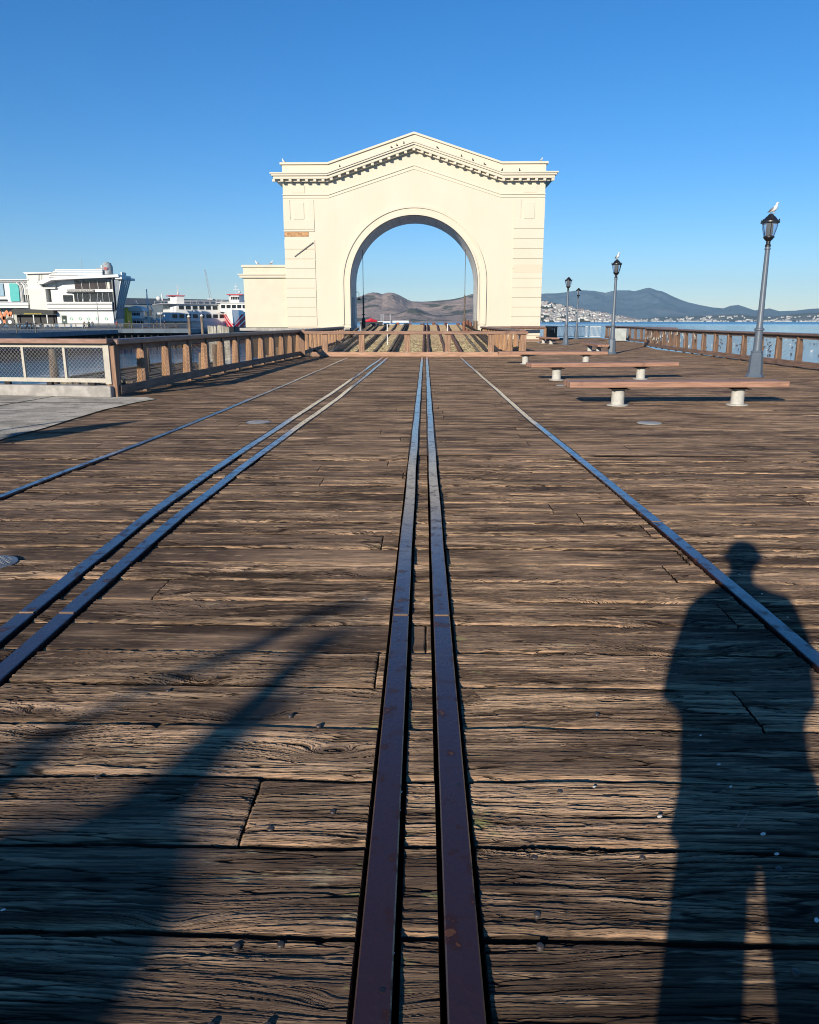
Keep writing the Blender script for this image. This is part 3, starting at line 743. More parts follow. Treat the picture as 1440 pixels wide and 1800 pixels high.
# beige steel mesh fence on a concrete kerb at left
fa, fb = Vector((-6.62, 15.82, 0)), Vector((-14.5, 17.0, 0))
m4, L4 = local_mat((fa.x, fa.y), (fb.x, fb.y)); 
t = thing('concrete_kerb', 'low pale concrete kerb under the mesh fence at the left', 'kerb', (0, 0, 0))
g = MB(); g.cham(-.02, L4, -.34, .0, 0, .235, .015, m4); g.obj('kerb', CONC, t)
t = thing('mesh_fence', 'beige steel mesh fence with a brown timber cap on the concrete kerb at the left', 'fence', (0, 0, 0))
g = MB(); g.box(-.0, .13, -.22, -.10, .27, 1.10, m4); g.obj('end_post', BEIGE, t)
g = MB(); g.box(.132, L4, -.20, -.12, .30, .385, m4); g.obj('lower_rail', BEIGE, t)
g = MB(); g.box(.132, L4, -.20, -.12, 1.02, 1.10, m4); g.obj('upper_rail', BEIGE, t)
g = MB(); g.cham(-.05, L4, -.30, .02, 1.103, 1.20, .012, m4); g.obj('top_rail', timber('fence cap', (.36, .22, .17), (.26, .15, .11), 0), t)
for s_ in (1.05, 2.02, 3.4, 4.9):
    g = MB(); g.box(s_ - .028, s_ + .028, -.19, -.13, .386, 1.019, m4); g.obj('post', BEIGE, t)
g = MB()
for s_ in np.arange(.4, L4, 1.0): g.box(s_, s_ + .12, -.2, -.12, .236, .299, m4)
g.obj('feet', DARK, t)
a3, b3 = m4 @ Vector((.13, -.16, 0)), m4 @ Vector((L4, -.16, 0)); g = MB(); wire_mesh(g, (a3.x, a3.y), (b3.x, b3.y), .386, 1.02, .062, .005); g.obj('wire_mesh', STEELW, t)

# white picket railing at far right of the deck
t = thing('white_railing', 'thin white metal railing at the far end of the deck', 'railing', (11.5, 75.6, 0))
g = MB(); g.bar((0, 0, 1.05), (5.3, 0, 1.05), .06, .06); g.bar((0, 0, .12), (5.3, 0, .12), .06, .05); g.obj('rails', WHITE, t)
g = MB()
for k in range(45): g.bar((.06 + k * .118, 0, .14), (.06 + k * .118, 0, 1.03), .02, .02)
g.obj('balusters', WHITE, t)
t = thing('grey_panel', 'pale grey sheet panel leaning on the far railing behind the second lamp post', 'panel', (14.6, 62, 0), R(10))
g = MB(); g.cham(0, 1.3, 0, .04, .05, 1.0, .01); g.obj('sheet', simple('pale sheet', (.52, .55, .52), .6), t)
g = MB(); g.box(-.06, -.005, -.02, .06, 0, 1.04); g.obj('frame_post', WHITE, t)

# padlocks on the mesh
pm = MB(); pm.cham(-.03, .03, -.012, .012, -.03, .03, .006); pm.tube([(-.018, 0, .03), (-.018, 0, .06), (0, 0, .075), (.018, 0, .06), (.018, 0, .03)], .006, 5)
po = pm.obj('padlock', LEGM); first = True
for k in range(34):
    yy = 38 + 13 * rng.random(); xx = float(np.interp(yy, [27, 37, 43.5, 51], [12.75, 13.0, 13.45, 14.25])) - .0
    o = po if first else po.copy()
    if not first: col.objects.link(o)
    first = False
    o.location = (xx - .02, yy, .3 + .62 * rng.random()); o.rotation_euler = (0, 0, R(80)); o.scale = (1.5,) * 3
    tag(o, 'small pale padlock hanging on the mesh of the right-hand railing', 'padlock', 'padlocks on the right-hand railing')

# ---------------------------------------------------------------- ramp behind the barrier
def rz_(y): return float(np.interp(y, [35.6, 60, 66], [-.28, .86, 1.22]))
xs_ = np.linspace(-4.9, 3.9, 40); rowsY, rowsZ = [], []
y = 35.6
while y < 66:
    w_ = .27 * (1 + .15 * rng.normal()); lift = .045 + .02 * rng.random(); jig = rng.normal(0, .008, len(xs_)); zj = rng.normal(0, .010, len(xs_))
    for yy, dz in ((y, -.06), (y + .004, lift), (y + w_ - .08, lift * .25), (y + w_ - .076, -.06)):
        rowsY.append(yy + jig * (dz > 0)); rowsZ.append(rz_(yy) + dz + zj * (dz > 0))
    y += w_
Y = np.array(rowsY); Z = np.array(rowsZ); X = np.repeat(xs_[None, :], len(Y), 0)
tag(grid_mesh('ramp_deck', X, Y, Z, mossy()), 'mossy planked ramp rising behind the barrier', kind='structure')
def beam(x0, x1, w, h, mat, lab, y0=35.7, y1=66.2):
    mb = MB(); n = 14; vs = []
    for i in range(n + 1):
        f = i / n; y = y0 + (y1 - y0) * f; x = x0 + (x1 - x0) * f + rng.normal(0, .012); z = rz_(y) + rng.normal(0, .012)
        for dx, dz in ((-w / 2, -.1), (-w / 2, h), (w / 2, h), (w / 2, -.1)): vs.append((x + dx, y, z + dz))
    fs = [(i * 4 + j, i * 4 + (j + 1) % 4, i * 4 + 4 + (j + 1) % 4, i * 4 + 4 + j) for i in range(n) for j in range(4)] + [(0, 1, 2, 3), (n * 4 + 3, n * 4 + 2, n * 4 + 1, n * 4)]
    mb.add(vs, fs); o = mb.obj('ramp_beam', mat); tag(o, lab, 'beam', 'long beams running up the ramp', 'thing'); return o
beam(-.17, -.22, .10, .17, RUSTB, 'left one of the two rusty red beams up the middle of the ramp')
beam(.10, .05, .10, .17, RUSTB, 'right one of the two rusty red beams up the middle of the ramp')
beam(-1.95, -1.85, .11, .20, OLDW, 'pale weathered beam on the ramp left of the middle pair')
beam(-1.72, -1.66, .09, .22, DARK, 'dark beam beside the pale beam on the ramp')
beam(-3.55, -3.3, .14, .2, DARK, 'dark beam on the left part of the ramp')
beam(-4.85, -4.6, .22, .22, OLDW, 'pale split beam along the left edge of the ramp')
beam(-4.3, -4.1, .10, .15, OLDW, 'thin pale beam just inside the left edge of the ramp')
beam(1.75, 1.6, .12, .22, RUSTB, 'rusty red beam on the right part of the ramp')
beam(2.7, 2.55, .10, .12, OLDW, 'thin weathered beam right of the rusty beam on the ramp')
beam(-2.75, -2.6, .10, .14, OLDW, 'weathered beam between the pale beam and the far-left dark beam on the ramp')
beam(.95, .85, .10, .13, RUSTB, 'low rusty beam just right of the middle pair on the ramp')
beam(3.15, 3.0, .12, .2, DARK, 'dark beam just inside the right edge of the ramp')
beam(3.65, 3.45, .2, .25, DARK, 'dark beam along the right edge of the ramp')
for (x, y, lab) in ((-2.28, 45, 'thin white stake on the left part of the ramp'), (1.2, 45, 'thin white stake on the right part of the ramp')):
    mb = MB(); z = rz_(y); mb.cham(x - .028, x + .028, y, y + .05, z - .02, z + 1.25, .005); tag(mb.obj('stake', WHITE), lab, 'stake', 'white stakes on the ramp')
# cross timbers at the head of the ramp
for k in range(9):
    x = -4.5 + k * 1.02; mb = MB(); z = 1.22; mb.cham(x - .14, x + .14, 65.8, 66.3, z - .3, z + .12 + .12 * rng.random(), .03)
    tag(mb.obj('ramp_cleat', RUSTB), 'rusty timber block in the row along the head of the ramp', 'timber block', 'timber blocks along the head of the ramp')

for k in range(12):
    x = -5.5 + .9 * rng.random() if k < 8 else 3.75 + .4 * rng.random(); y = 37 + 18 * rng.random(); z = rz_(y); mb = MB()
    mb.bar((x, y, z + .05), (x + .5 * rng.normal(), y + 1.2 * rng.normal(), z + .35 + .5 * rng.random()), .16, .12)
    tag(mb.obj('loose_timber', OLDW if k % 2 else DARK), 'short loose timber lying askew along the edge of the ramp', 'timber', 'loose timbers along the edges of the ramp')
# piles: in the arch, beside the ramp and in the water
def pile(x, y, z0, z1, r, mat, lab, group, tilt=0):
    mb = MB(); k = 7; pts = [(x + tilt * i / k * (z1 - z0), y, z0 + (z1 - z0) * i / k) for i in range(k + 1)]
    mb.tube(pts, [r * (1 + .08 * rng.normal()) for _ in range(k)] + [r * .9], 10)
    o = mb.obj('pile', mat, None, True); tag(o, lab, 'pile', group); return o
RP = simple('reddish pile', (.36, .16, .10), .85, c2=(.15, .06, .04), scale=2, stretch=(3, 3, .4))
for i, (u, v, m_, lab) in enumerate([(816, 565, RP, 'leftmost of the short reddish piles inside the right foot of the arch'), (822, 563, RP, 'tallest reddish pile inside the right foot of the arch'), (827, 566, RP, 'third short reddish pile inside the right foot of the arch'), (836, 564, PILEM, 'thick tan pile right of the reddish ones inside the arch')]):
    x, z = A(u, v, 57); pile(x, 57, -4, z, .13 if i < 3 else .17, m_, lab, 'short piles inside the right foot of the arch')
for k in range(12):
    x = -4.6 + (k % 6) * 1.6; y = 40 + (k // 6) * 14; pile(x, y, -6, rz_(y) - .06, .18, PILEM, 'wooden pile holding up the ramp', 'piles under the ramp')
for k in range(26):
    u = 366 + 1.0 * k * 1.45
    x, z = A(u, 571 + 3 * rng.random() + (2 if k > 17 else 0), 112); pile(x, 112, -6, z, .14, PILEG, 'pale pile in the row below the red-bowed ferry', 'row of pale piles below the red-bowed ferry', rng.normal(0, .01))
# old timber landing in the water behind the left railing
t = thing('old_timber_landing', 'ruined low timber landing in the water behind the left railing', 'landing', (0, 0, 0))
g = MB()
for k in range(26):
    x = -19 + k * .42; g.cham(x, x + .34, 38 + rng.random(), 55 + 2 * rng.random(), -1.55 + .05 * rng.normal(), -1.38 + .05 * rng.normal(), .01)
g.obj('deck_boards', OLDW, t)
g = MB()
for k in range(6): g.box(-19.5, -7.6, 39 + k * 3.1, 39.3 + k * 3.1, -2.1, -1.66)
g.obj('joists', DARK, t)
g = MB()
for k in range(7): g.bar((-17 + k * 1.5, 37.5, -2.9), (-15.6 + k * 1.5, 37.6, -1.4), .2, .2)
g.obj('braces', OLDW, t)
for k in range(20):
    x = -19 + (k % 10) * 1.2 + .3 * rng.normal(); y = 38 + (k // 10) * 8 + rng.normal() * .6
    pile(x, y, -7, -.5 + .8 * rng.random() - 1.0 * (k % 3), .19, PILEM, 'worn timber pile standing in the ruined landing', 'piles of the ruined landing', .02 * rng.normal())
for k in range(9):
    pile(-7.4 - .25 * (k % 2), 18 + k * 4, -7, -.15, .2, PILEM, 'timber pile under the left edge of the deck', 'piles under the left edge of the deck')
for k in range(9):
    pile(13.1, 18 + k * 4, -7, -1.15, .2, PILEM, 'timber pile under the right edge of the deck', 'piles under the right edge of the deck')

# ---------------------------------------------------------------- ferry arch
AY = 60.0; AD = 5.0; CX = -1.0; RI = 4.84; SP = 4.38; XL, XR = -10.72, 8.66; ZB = 1.08
arch = thing('ferry_arch', 'big cream painted arch with a gabled parapet and dentilled cornice', 'arch', (0, AY, 0))
def roof(x, flat_z, apex_z): 
    e0, e1 = -7.35, 5.42
    if x <= e0 or x >= e1: return flat_z
    return flat_z + (apex_z - flat_z) * ((x - e0) / (CX - e0) if x < CX else (e1 - x) / (e1 - CX))
def arch_z(x, r=RI): 
    d = abs(x - CX)
    return SP + math.sqrt(max(0, r * r - d * d)) if d < r else None
ths = [math.pi * i / 64 for i in range(65)]
ax = [CX - RI * math.cos(t_) for t_ in ths]
xs = sorted(set([XL, -7.35, 5.42, XR] + ax))
def wall_part(y0, y1, ztop):
    mb = MB()
    for a, b in zip(xs[:-1], xs[1:]):
        za, zb = (arch_z(a) if abs(a - CX) < RI - 1e-6 else None), (arch_z(b) if abs(b - CX) < RI - 1e-6 else None)
        mid = abs((a + b) / 2 - CX) < RI
        if mid: za = za or SP; zb = zb or SP
        else: za = zb = ZB if a < CX else .0
        ta, tb = ztop(a), ztop(b)
        for y in (y0, y1): mb.add([(a, y, za), (b, y, zb), (b, y, tb), (a, y, ta)], [(0, 1, 2, 3)])
        mb.add([(a, y0, ta), (b, y0, tb), (b, y1, tb), (a, y1, ta)], [(0, 1, 2, 3)])
    for x in (XL, XR): mb.add([(x, y0, ZB if x < 0 else 0), (x, y1, ZB if x < 0 else 0), (x, y1, ztop(x)), (x, y0, ztop(x))], [(0, 1, 2, 3)])
    return mb
w = wall_part(0, AD, lambda x: roof(x, 12.70, 14.72)); w.obj('wall', CREAM, arch)
# soffit lining
mb = MB(); ri = RI - .02; vs = []
prof = [(CX - ri, 0.9)] + [(CX - ri * math.cos(t_), SP + ri * math.sin(t_)) for t_ in ths] + [(CX + ri, .0)]
for x, z in prof: vs += [(x, .05, z), (x, AD - .02, z), ]
mb.add(vs, [(2 * i, 2 * i + 1, 2 * i + 3, 2 * i + 2) for i in range(len(prof) - 1)]); mb.obj('soffit', SOFFIT, arch)
# reveal jambs sides
# parapet cap, cornice and bands follow the gable
def band(z_flat, z_apex, hgt, y0, y1, xa, xb, name, mat, hg2=None, parent=None):
    mb = MB(); px = [xa, -7.35, CX, 5.42, xb]; vs = []
    for x in px:
        z = roof(x, z_flat, z_apex)
        for yy, zz in ((y0, z), (y1, z), (y1, z + hgt), (y0, z + hgt)): vs.append((x, yy, zz))
    fs = [(i * 4 + j, i * 4 + (j + 1) % 4, i * 4 + 4 + (j + 1) % 4, i * 4 + 4 + j) for i in range(4) for j in range(4)] + [(0, 1, 2, 3), (19, 18, 17, 16)]
    mb.add(vs, fs); return mb.obj(name, mat, parent or arch)
band(12.72, 14.74, .14, -.14, AD + .1, XL - .14, XR + .14, 'parapet_cap', CREAM)
cor = band(11.98, 14.06, .10, -.80, -.002, XL - .78, XR + .80, 'cornice', CREAM)
for zf, za, h_, yo, xo in ((11.86, 13.93, .118, -.72, .70), (11.66, 13.73, .198, -.60, .58), (11.52, 13.60, .138, -.30, .28)):
    band(zf, za, h_, yo, -.002, XL - xo, XR + xo, 'moulding', CREAM, None, cor)
for s_, x0, x1 in ((0, XL - .78, XL - .003), (1, XR + .003, XR + .80)):
    mb = MB()
    for zf, h_, q in ((11.98, .10, 0), (11.86, .118, .1), (11.66, .198, .2), (11.52, .138, .5)):
        a, b = (x0 + q, x1) if s_ == 0 else (x0, x1 - q)
        mb.box(a, b, .002, AD + .3, zf, zf + h_ - .002)
    mb.obj('side_return', CREAM, cor)
k = 0
nden = 17
for side in (-1, 1):
    edge = XL + .1 if side < 0 else XR - .1
    n = 17; step = (CX - (XL - .55)) / 17. if side < 0 else ((XR + .45) - CX) / 17.
    for i in range(18 if side < 0 else 17):
        x = CX + side * step * (i if side < 0 else i + 1)
        z = roof(x, 11.42, 13.50); mb = MB(); mb.box(x - .10, x + .10, -.56, -.302, z + .06, z + .225)
        mb.obj('dentil', CREAM, arch)
band(10.62, 12.62, .07, -.07, -.002, XL - .05, XR + .05, 'frieze_band', CREAM)
band(10.42, 12.38, .06, -.05, -.002, XL - .03, XR + .03, 'frieze_band', CREAM)
# archivolt
def ringpart(r0, r1, y0, y1, name, z_leg=1.9):
    mb = MB(); pr = [(-1, 0, z_leg)] + [None] * 0; vs = []
    P = [(0, z_leg)] + [(t_, None) for t_ in ths] + [(math.pi, z_leg)]
    for t_, z in P:
        for r_, y in ((r0, y0), (r1, y0), (r1, y1), (r0, y1)):
            x = CX - r_ * math.cos(t_); zz = z if z is not None else SP + r_ * math.sin(t_); vs.append((x, y, zz))
    n = len(P); fs = [(i * 4 + j, i * 4 + (j + 1) % 4, i * 4 + 4 + (j + 1) % 4, i * 4 + 4 + j) for i in range(n - 1) for j in range(4)] + [(0, 1, 2, 3), (n * 4 - 1, n * 4 - 2, n * 4 - 3, n * 4 - 4)]
    mb.add(vs, fs); return mb.obj(name, CREAM, arch)
ringpart(RI + .0, RI + .14, -.13, -.002, 'archivolt', 1.3)
ringpart(RI + .14, RI + .50, -.05, -.003, 'archivolt', 1.3)
ringpart(RI + .50, RI + .66, -.15, -.002, 'archivolt', 1.3)
# rusticated corner piers
for side in (0, 1):
    x0, x1 = (XL - .02, -8.45) if side == 0 else (6.42, XR + .02)
    mb = MB(); z = 1.12 if side == 0 else .15
    nrow = 13; hz_ = (10.36 - 1.2) / 13
    for i in range(-1 if side else 0, 13):
        za = 1.2 + i * hz_
        if za > 8.8: continue
        if side == 0 and abs(za - (1.2 + 9 * hz_)) < .01: continue
        mb.cham(x0 if side == 0 else x0, x1, -.06, .02 if False else -.001, max(za, .1), za + hz_ - .045, .008)
    mb.box(x0, x0 + .5, -.045, -.001, 8.85, 10.3); mb.box(x1 - .5, x1, -.045, -.001, 8.85, 10.3); mb.box(x0 + .75, x1 - .75, -.045, -.001, 8.95, 10.1)
    mb.obj('rusticated_pier', CREAM, arch)
    mb = MB(); c = (x0 + x1) / 2; mb.box(c - .5, c + .5, -.04, -.001, 10.78, 11.25); mb.obj('frieze_tablet', CREAM, arch)
hz_ = (10.36 - 1.2) / 13; zz = 1.2 + 9 * hz_
mb = MB(); mb.box(XL + .0, -8.9, -.03, -.002, zz + .18, zz + .52); mb.obj('bare_wood_strip', STAIN, arch)
mb = MB(); mb.box(XL - .04, -8.45, -.06, -.002, zz + .54, zz + .66); mb.obj('trim_board', CREAM, arch)
mb = MB(); a, b = AV(518, 451, AY), AV(551, 426, AY); mb.bar((a.x, -.12, a.z), (b.x, -.14, b.z), .06, .10, (0, 1, 0)); mb.obj('hanging_trim_board', simple('weathered grey trim', (.42, .38, .32), .8), arch)
mb = MB(); a, b = AV(903, 465, AY), AV(952, 479, AY); mb.box(a.x, b.x, -.068, -.061, b.z, a.z); mb.obj('stained_panel', simple('stained cream', (.63, .555, .42), .8, var=.03, scale=.3), arch)
# jamb doors
mb = MB(); mb.box(CX - RI + .0, CX - RI + .05, .8, 3.2, .95, 3.4); mb.obj('side_door', GREYP, arch)
# left wing
wing = thing('arch_wing', 'low plain cream wing joined to the left side of the arch', 'building', (0, AY, 0))
mb = MB(); mb.box(-14.05, XL - .03, .25, AD - .3, ZB + .02, 5.55); mb.obj('wall', CREAMBOX, wing)
mb = MB(); mb.box(-14.15, XL - .03, .15, AD - .2, 5.552, 5.72); mb.obj('parapet_cap', CREAMBOX, wing)
mb = MB(); mb.box(-14.42, XL - .03, -.05, AD, 4.98, 5.06); mb.box(-14.30, XL - .03, .05, AD - .05, 4.78, 4.978); mb.obj('cornice', CREAMBOX, wing)
# foundation slab
fnd = thing('arch_foundation', 'grey slab and dark timber foundation under the left half of the arch', 'foundation', (0, AY, 0))
mb = MB(); mb.box(-14.4, -5.9, -.35, AD + .4, .86, 1.06); mb.obj('slab', CONC, fnd)
mb = MB(); mb.box(-14.2, -6.0, .3, AD, -1.2, .858); mb.obj('timber_base', DARK, fnd)
mb = MB(); mb.box(3.9, 8.6, .1, AD, -1.5, -.02); mb.obj('base_block', CONC, fnd)
for k in range(10): pile(-14 + k * .9, AY + .5, -7, -1.2, .2, PILEM, 'pile under the left foot of the arch', 'piles under the left foot of the arch')
# cables hanging inside the arch
def cable(x, ztop, lab, mat, y):
    t = thing('hoist_cable', lab, 'cable', (x, y, 0), 0, 'hoist cables hanging in the arch')
    g = MB(); g.tube([(0, 0, ztop), (0, 0, 3.5)], .022, 6); g.obj('wire', mat, t)
    g = MB(); g.tube([(0, 0, 3.6), (0, 0, 3.45), (0, 0, 2.5), (0, 0, 2.35), (0, 0, 1.9), (0, 0, 1.75), (0, 0, 1.5), (0, 0, .3)], [.03, .075, .06, .075, .05, .13, .16, .06], 8); g.obj('turnbuckle', mat, t, True)
    g = MB(); g.box(-.14, .14, -.04, .04, 2.05, 2.11); g.obj('hook_block', mat, t)
xl, _ = A(638.5, 500, 62.5); xr, _ = A(817.5, 500, 62.5)
cable(xl, 7.0, 'black hoist cable with turnbuckle on the left side of the arch', BLACK, 62.5)
cable(xr, 7.0, 'grey hoist cable with chain on the right side of the arch', simple('weathered chain', (.14, .11, .09), .7, var=.5, scale=12), 62.5)
t = thing('hanging_lamp', 'small black shaded lamp on a bracket inside the left of the arch', 'lamp', (xl - .3, 62.0, 3.2))
g = MB(); g.lathe([(.04, .16), (.06, .08), (.2, 0), (.19, -.02)], (0, 0, 0), 12); g.obj('lamp_shade', BLACK, t)
g = MB(); g.tube([(0, 0, .15), (0, 0, .5), (-.15, 0, .62), (-.3, 0, .5)], .018, 6); g.obj('bracket', BLACK, t)
# birds on arch
for (u, v), rz, lab in SMALLG:
    p = AV(u, v, AY + .3); gull('gull', (p.x, p.y, 12.865), rz, lab, .9)
gull('gull', (-13.0, AY + .6, 5.72), R(190), 'left gull on the roof of the low wing of the arch', .95)
gull('gull', (-11.95, AY + .6, 5.72), R(20), 'right gull on the roof of the low wing of the arch', .95)
def pigeon(loc, rz, lab):
    t = thing('pigeon', lab, 'pigeon', loc, rz, 'dark pigeons on the arch cornice')
    g = MB(); g.tube([(-.16, 0, .06), (-.08, 0, .085), (0, 0, .12), (.05, 0, .16), (.06, 0, .21), (.075, 0, .24), (.10, 0, .235), (.12, 0, .225)], [.015, .045, .065, .055, .03, .032, .018, .004], 8); g.obj('body', FEATHD, t, True)
    g = MB()
    for q in (-.02, .02): g.tube([(0, q, .08), (0, q, 0)], .006, 4)
    g.obj('legs', BEAK, t)
for i, x in enumerate((-2.6, -2.2, -1.72, -6.4, .72, 2.45, 3.3, 4.15, 5.4, 6.7)):
    z = roof(x, 11.98, 14.06) + .10
    pigeon((x, AY - .35, z), rng.random() * 6, ['pigeon left of the arch peak, lowest of three', 'pigeon left of the arch peak, middle of three', 'pigeon closest to the arch peak on the left', 'lone pigeon on the left slope of the cornice', 'pigeon just right of the arch peak', 'pigeon halfway down the right slope of the cornice', 'pale small pigeon on the right slope of the cornice', 'pigeon low on the right slope of the cornice', 'pigeon where the right slope meets the flat cornice', 'pigeon on the flat right end of the cornice'][i])

# ---------------------------------------------------------------- round cover plates on the deck
def cover(x, y, r, lab, mat=COVER):
    mb = MB(); zc = -.008; mb.lathe([(r, ZD - .02), (r, zc), (r - .01, zc + .003)], (x, y, 0), 36)
    o = mb.obj('cover_plate', mat, None, True); tag(o, lab, 'cover plate', 'round cover plates in the deck')
    g = MB()
    if y < 14 and x < 0:
        for i in range(-9, 10):
            for j in range(-9, 10):
                a, b = i * .026, j * .026
                if math.hypot(a, b) < r - .03:
                    s_ = .009; dx, dy = (s_, .003) if (i + j) % 2 else (.003, s_); g.box(x + a - dx, x + a + dx, y + b - dy, y + b + dy, -.0048, -.003)
        g.obj('tread_pattern', mat, o)
cover(-2.90, 4.74, .17, 'round steel tread plate at the left edge of the deck')
cover(-2.68, 12.02, .20, 'round steel tread plate between the two left rails')
PC = simple('pale cover', (.50, .48, .42), .7, var=.15)
cover(3.53, 12.05, .19, 'round pale plate in front of the nearest bench', PC)
cover(3.45, 19.3, .2, 'round pale plate between the first and second benches', PC)
cover(8.55, 27.9, .25, 'round pale plate beyond the right end of the second bench', PC)

# ---------------------------------------------------------------- spikes, pebbles, shells, twig
SP_M = simple('spike iron', (.085, .068, .060), .5, metal=.2, var=.4, scale=60)
spk = MB(); spk.lathe([(.010, -.03), (.0105, .0), (.009, .0025), (.004, .004)], (0, 0, 0), 12); so = spk.obj('deck_spike', SP_M, None, True)
SPK = [(415, 1656), (493, 1652), (370, 1795), (470, 1795), (475, 1450), (950, 1655), (945, 1600), (940, 1500), (1370, 1520), (295, 1208), (560, 1270), (650, 1180), (345, 1375), (510, 1252), (1130, 1500), (1400, 1700), (985, 1385), (1050, 1250), (170, 1360), (585, 1420)]
for i, (u, v) in enumerate(SPK):
    o = so if i == 0 else so.copy()
    if i: col.objects.link(o)
    x, y = G(u, v); o.location = (x, y, -.0135); tag(o, 'round iron spike head in a plank', 'spike', 'iron spike heads in the near planks')
peb = [(1232, 1290), (1264, 1341), (1285, 1380), (1342, 1463), (1366, 1498), (1436, 1614), (1340, 1042), (1385, 1083), (1300, 1008), (5, 1596), (690, 1672), (704, 1390), (702, 1422), (685, 1770), (688, 1230), (748, 682), (1045, 1380), (1160, 1432), (640, 1052)]
SHELL = simple('white shell', (.72, .68, .60), .5, var=.15, scale=80)
for i, (u, v) in enumerate(peb):
    x, y = G(u, v); r = .004 + .003 * rng.random(); mb = MB(); mb.ball((0, 0, 0), r, 6, .5); o = mb.obj('shell_chip', SHELL, None, True); o.location = (x, y, -.006); o.scale = (1.6, .9, 1); o.rotation_euler = (0, 0, rng.random())
    tag(o, 'tiny white shell chip lying on the planks', 'shell chip', 'white shell chips scattered on the planks')
x0, y0 = G(1296, 1452); x1, y1 = G(1315, 1426); mb = MB(); mb.tube([(x0, y0, -.004), ((x0 + x1) / 2 + .006, (y0 + y1) / 2, .0), (x1, y1, -.002)], [.0015, .002, .001], 6)
tag(mb.obj('twig', simple('twig bark', (.28, .22, .17), .8)), 'thin dry twig lying in the photographer shadow', 'twig')

# ---------------------------------------------------------------- birds on the water
fb = MB(); fb.tube([(-.28, 0, .10), (-.14, 0, .09), (0, 0, .08), (.14, 0, .10), (.19, 0, .2), (.21, 0, .28), (.27, 0, .28), (.33, 0, .26)], [.02, .09, .13, .10, .05, .05, .035, .005], 8); fo = fb.obj('floating_bird', FEATHD, None, True)
fw = fo.copy(); fw.data = fo.data.copy(); fw.data.materials.clear(); fw.data.materials.append(FEATHW); col.objects.link(fw)
for i in range(90):
    dark_ = i == 0 or rng.random() < .75; src = fo if dark_ else fw
    o = src if 'label' not in src else src.copy()
    if o is not src: col.objects.link(o)
    u = 1200 + 240 * rng.random(); v = 592 + 34 * rng.random() ** 1.3
    x, y = G(u, v, ZW); o.location = (x, y, ZW - .02); o.rotation_euler = (0, 0, rng.random() * 6.3)
    s_ = 1.0; o.scale = (s_,) * 3
    tag(o, 'small dark bird floating on the water beyond the right railing' if dark_ else 'small white gull floating on the water beyond the right railing', 'seabird', 'dark birds floating on the bay' if dark_ else 'white birds floating on the bay')


# ---------------------------------------------------------------- LEFT WHARF
ZL = -.05
mb = MB(); mb.prism([(-130, 150), (-52, 168), (-52, 185), (-60, 260), (-200, 260), (-200, 100), (-62, 100), (-57, 108), (-60, 150)], -.75, ZL, 'z')
tag(mb.obj('wharf', BLUEG), 'far wharf with a blue-grey edge carrying the restaurant', kind='structure')
mb = MB(); mb.box(-130, -50.5, 165, 166.2, -.85, .0); mb.box(-62, -50.5, 166.2, 172, -.85, -.02); mb.obj('wharf_edge', BLUEG); tag(bpy.data.objects['wharf_edge'], kind='structure')
for k in range(44):
    pile(-112 + k * 1.42, 166.8, -7, -.8, .22, DARK, 'dark pile under the far wharf edge', 'piles under the far wharf edge')
for k in range(10):
    pile(-62 - k * 1.1, 101 + .2 * (k % 2), -7, -.7, .22, DARK, 'dark pile under the nearer end of the far wharf', 'piles under the near end of the far wharf')
mb = MB(); mb.box(-100, -60, 101.5, 102, -7, -.76); mb.box(-110, -52, 168, 168.5, -7, -.86); tag(mb.obj('wharf_underside', DARK), kind='structure')
def dark_railing(p, q, lab, z=0, sp=.22, H=1.08):
    t = thing('metal_railing', lab, 'railing', (0, 0, 0)); a, b = Vector((*p, z)), Vector((*q, z)); L = (b - a).length; d = (b - a) / L
    g = MB(); g.bar(a + Vector((0, 0, H)), b + Vector((0, 0, H)), .14, .12); g.bar(a + Vector((0, 0, .12)), b + Vector((0, 0, .12)), .08, .08); g.obj('rails', BLACK, t)
    g = MB(); k = 0
    while k < L: pt = a + d * k; g.bar(pt + Vector((0, 0, .1)), pt + Vector((0, 0, H)), .05, .05); k += sp
    g.obj('balusters', BLACK, t)
    g = MB(); k = 0
    while k < L: pt = a + d * k; g.bar(pt, pt + Vector((0, 0, H + .06)), .14, .14); k += 2.4
    g.obj('posts', BLACK, t)
dark_railing((-128, 165.5), (-50.6, 165.5), 'long dark metal railing along the far wharf in front of the restaurant')
dark_railing((-75, 100.4), (-53.6, 108), 'nearer dark railing at the left edge of the picture', sp=.42)

# --- restaurant: measured on its front plane Y=176
BY = 176.0
rest_b = thing('restaurant_building', 'white two-storey waterfront restaurant with a slanted dark window wall and a rooftop sign', 'building', (0, 0, 0))
def bx_(u0, u1, v0, v1, y0, y1, name, mat, parent=None, cham=0):
    x0, z1 = A(u0, v0, BY); x1, z0 = A(u1, v1, BY)
    mb = MB(); mb.box(x0, x1, BY + y0, BY + y1, z0, z1); return mb.obj(name, mat, parent or rest_b)
def pz(poly, y0, y1, name, mat, parent=None):
    P = [A(u, v, BY) for u, v in poly]; mb = MB(); mb.prism(P, BY + y0, BY + y1); return mb.obj(name, mat, parent or rest_b)
bx_(100, 201, 545, 570, 0, 6, 'ground_floor_wall', WHITE)
bx_(85.5, 199, 508, 545.5, .9, 6, 'upper_wall', WHITE)
bx_(93, 199, 490, 507.9, 1.4, 6, 'top_floor_wall', WHITE)
pz([(70, 500), (76, 493), (95, 488.5), (130, 486.5), (160, 485), (212, 483), (213, 487.5), (160, 489.8), (130, 491), (95, 493), (80, 500)], -1.4, 6, 'roof', WHITE)
pz([(80, 487), (96, 473), (96, 488)], 1, 1.2, 'screen_end', WHITE)
